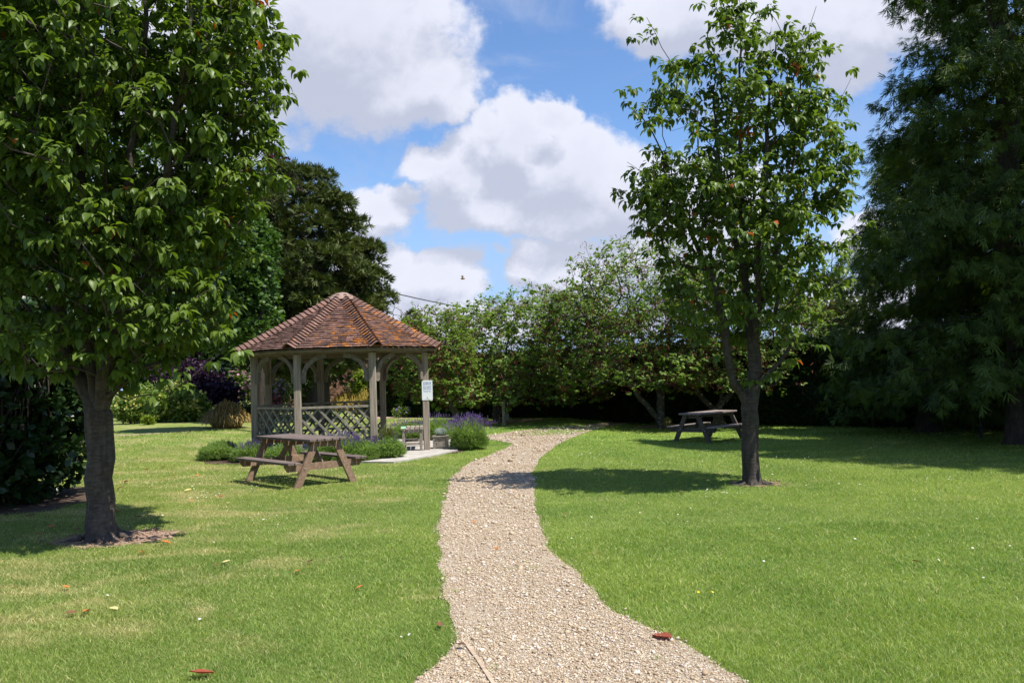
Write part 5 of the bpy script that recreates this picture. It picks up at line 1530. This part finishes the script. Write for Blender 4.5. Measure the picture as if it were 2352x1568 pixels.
spec = [(1522, 1467, .13, 'leafr', 'bright red leaf on the right edge of the gravel path'), (463, 1559, .11, 'leafr', 'dark red curled leaf at the bottom edge of the left lawn'),
        (165, 1417, .07, 'leafb', 'brown leaf lying upright near the lower left corner'), (200, 1413, .09, 'leafo', 'long tan leaf beside the brown one at lower left'), (262, 1408, .07, 'leafy', 'pale yellow leaf right of the tan one at lower left'),
        (380, 1252, .10, 'leafo', 'orange leaf just right of the bare soil under the thick cherry'), (327, 1276, .09, 'leafo', 'orange leaf in the grass below the thick cherry trunk'), (150, 1357, .07, 'leafo', 'orange leaf on the thin grass left below the cherry'),
        (712, 1297, .07, 'leafb', 'brown leaf in the grass midway to the path'), (685, 1319, .06, 'leafo', 'small orange leaf just below the brown leaf midway to the path'), (520, 1298, .07, 'leafy', 'yellow curled leaf in the middle of the left lawn'),
        (497, 1306, .05, 'leafb', 'tiny dark leaf beside the yellow curled leaf'), (827, 1357, .05, 'leafo', 'tiny orange leaf close to the left path edge'), (1568, 1135, .10, 'leafy', 'large cream leaf left of the slender cherry trunk'),
        (733, 1118, .07, 'leafb', 'brown leaf at the near foot of the brown picnic table'), (830, 1127, .06, 'leafb', 'brown leaf in front of the brown picnic table'), (1297, 1187, .05, 'leafb', 'brown leaf near the right path edge'),
        (1090, 1200, .06, 'leafo', 'orange leaf in the middle of the gravel path'), (1010, 1445, .06, 'leafb', 'brown leaf on the turf beside the path fork'), (1195, 1178, .05, 'leafb', 'small brown leaf on the gravel path'),
        (270, 1180, .09, 'leafo', 'orange leaf in the shade right of the thick cherry trunk'), (315, 1192, .09, 'leafo', 'orange leaf at the edge of the cherry shade'), (508, 1145, .07, 'leafr', 'reddish leaf on the lawn left of the brown picnic table'),
        (432, 1130, .09, 'leafy', 'yellow leaf near the daisies left of the brown picnic table'), (440, 1155, .05, 'leafo', 'tiny orange leaf below the daisies'), (525, 1160, .07, 'leafy', 'golden leaf left of the brown picnic table legs'),
        (400, 1095, .08, 'leafo', 'orange leaf beyond the cherry shade'), (335, 1082, .08, 'leafo', 'tan leaf on the pale turf behind the cherry'), (375, 1075, .08, 'leafo', 'tan leaf on the pale turf nearer the lavender'),
        (455, 1095, .08, 'leafo', 'tan leaf on the lawn below the lavender corner'), (290, 1110, .09, 'leafr', 'rust coloured leaf just right of the cherry trunk'), (275, 1125, .08, 'leafr', 'rust coloured leaf lower beside the cherry trunk'),
        (120, 1215, .10, 'leafo', 'tan leaf on the shaded soil left of the cherry trunk'), (70, 1190, .10, 'leafb', 'brown leaf in deep shade under the laurel'), (180, 1222, .09, 'leafr', 'rust leaf against the left root of the cherry'), (90, 1232, .09, 'leafo', 'orange leaf at the far left in the cherry shade'),
        (40, 1175, .10, 'leafy', 'yellowish leaf under the laurel at the left edge'), (2105, 1298, .06, 'leafb', 'brown scrap on the bare spot of the right lawn'), (2345, 1142, .06, 'leafb', 'brown leaf at the right edge of the lawn'),
        (1770, 1010, .08, 'leafo', 'pinkish orange leaf beyond the slender cherry'), (1140, 1262, .05, 'leafo', 'tiny orange leaf on the near gravel'), (1060, 1492, .05, 'leafb', 'brown leaf touching the timber edging')]
for i, (u, v, L, m, lb) in enumerate(spec):
    p = G(u, v); L *= 1.15; dead_leaf(p + [0, 0, .034 if i not in (0, 17, 19, 40) else .014], L, M[m], 200 + i, lb, 'fallen leaves')

# daisies
def daisy():
    n = 14; r0, r1 = .0035, .0105; V_ = [(0, 0, .001)]; F_ = []
    for i in range(n):
        a = 2 * PI * i / n; b = 2 * PI * (i + .42) / n; c = 2 * PI * (i + .84) / n
        k = len(V_); V_ += [(r0 * math.cos(a), r0 * math.sin(a), 0), (r1 * math.cos(a + .05), r1 * math.sin(a + .05), .002), (r1 * 1.08 * math.cos(b), r1 * 1.08 * math.sin(b), .003), (r1 * math.cos(c - .05), r1 * math.sin(c - .05), .002), (r0 * math.cos(c), r0 * math.sin(c), 0)]
        F_ += [(k, k + 1, k + 2), (k, k + 2, k + 3), (k, k + 3, k + 4), (0, k, k + 4)]
    o = mk('daisy', V_, F_, M['petal'])
    d = [(.0042 * math.cos(a), .0042 * math.sin(a), .0012) for a in np.linspace(0, 2 * PI, 8, endpoint=False)]
    c = mk('flower_centre', d + [(0, 0, .0035)], [(i, (i + 1) % 8, 8) for i in range(8)], M['disc'], o)
    s_ = mk('stalk', [(-.0006, 0, -.04), (.0006, 0, -.04), (0, .0006, 0), (0, -.0006, 0)], [(0, 1, 2), (0, 1, 3)], M['mid'], o)
    return o
d0_ = daisy(); first = True
zones = [(1820, 2250, 985, 1010, 26), (1960, 2230, 1015, 1035, 60), (1740, 2000, 1035, 1080, 24), (1740, 2200, 1085, 1140, 20), (1620, 1740, 1125, 1140, 12), (1500, 1700, 1040, 1100, 16), (500, 640, 1095, 1115, 6), (430, 600, 1110, 1150, 30), (540, 700, 1190, 1240, 14), (280, 420, 1185, 1220, 6),
         (1250, 1500, 1040, 1075, 22), (1200, 1700, 1140, 1300, 12), (1700, 2350, 1150, 1400, 14), (100, 1000, 1250, 1500, 8), (1560, 1720, 1000, 1030, 12)]
for (u0, u1, v0, v1, n) in zones:
    for _ in range(n):
        p = G(random.uniform(u0, u1), random.uniform(v0, v1))
        if first: o = d0_; first = False
        else:
            o = d0_.copy(); COL.objects.link(o)
            for ch in d0_.children:
                c = ch.copy(); COL.objects.link(c); c.parent = o
        s_ = random.uniform(.65, 1.05) * (1 + max(0, p[1] - 12) * .02)
        o.location = p + [0, 0, .04]; o.scale = (s_, s_, 1); o.rotation_euler = (random.uniform(-.4, .5), random.uniform(-.4, .4), random.uniform(0, 6))
        tag(o, 'tiny white daisy flower open in the mown grass', 'daisy', 'daisies in the lawn')
bc = mk('buttercup', [(0, 0, 0)] + [(.011 * math.cos(a) * (1 if i % 2 else .8), .011 * math.sin(a) * (1 if i % 2 else .8), .006) for i, a in enumerate(np.linspace(0, 2 * PI, 10, endpoint=False))], [(0, 1 + i, 1 + (i + 1) % 10) for i in range(10)], M['butter'])
for i, (u, v, lb) in enumerate(((1605, 1374, 'left of two yellow buttercups side by side on the near right lawn'), (1637, 1374, 'right of two yellow buttercups side by side on the near right lawn'), (1619, 1407, 'lone yellow buttercup just below the pair on the right lawn'), (1372, 1175, 'yellow buttercup on the lawn near the right path edge'), (1280, 1207, 'pale yellow buttercup closest to the right path edge'))):
    o = bc if i == 0 else bc.copy()
    if i: COL.objects.link(o)
    o.location = G(u, v) + [0, 0, .042]; o.rotation_euler = (.4, 0, i); tag(o, lb, 'buttercup', 'buttercups on the right lawn')

# the insect in flight
ip = D(1063, 640, 3.2); ins = empty('flying_insect', ip, 'small brown insect flying against the pale low cloud', 'insect')
V_ = IV * [.0095, .0042, .0040]; mk('body', V_, IF, M['insect'], ins, smooth=True)
for s_ in (-1, 1):
    mk('wing', [(.002, s_ * .002, .002), (-.002, s_ * .002, .002), (-.007, s_ * .009, .009), (.001, s_ * .011, .012), (.004, s_ * .007, .008)], [(0, 1, 2, 3, 4)], M['wing'], ins)
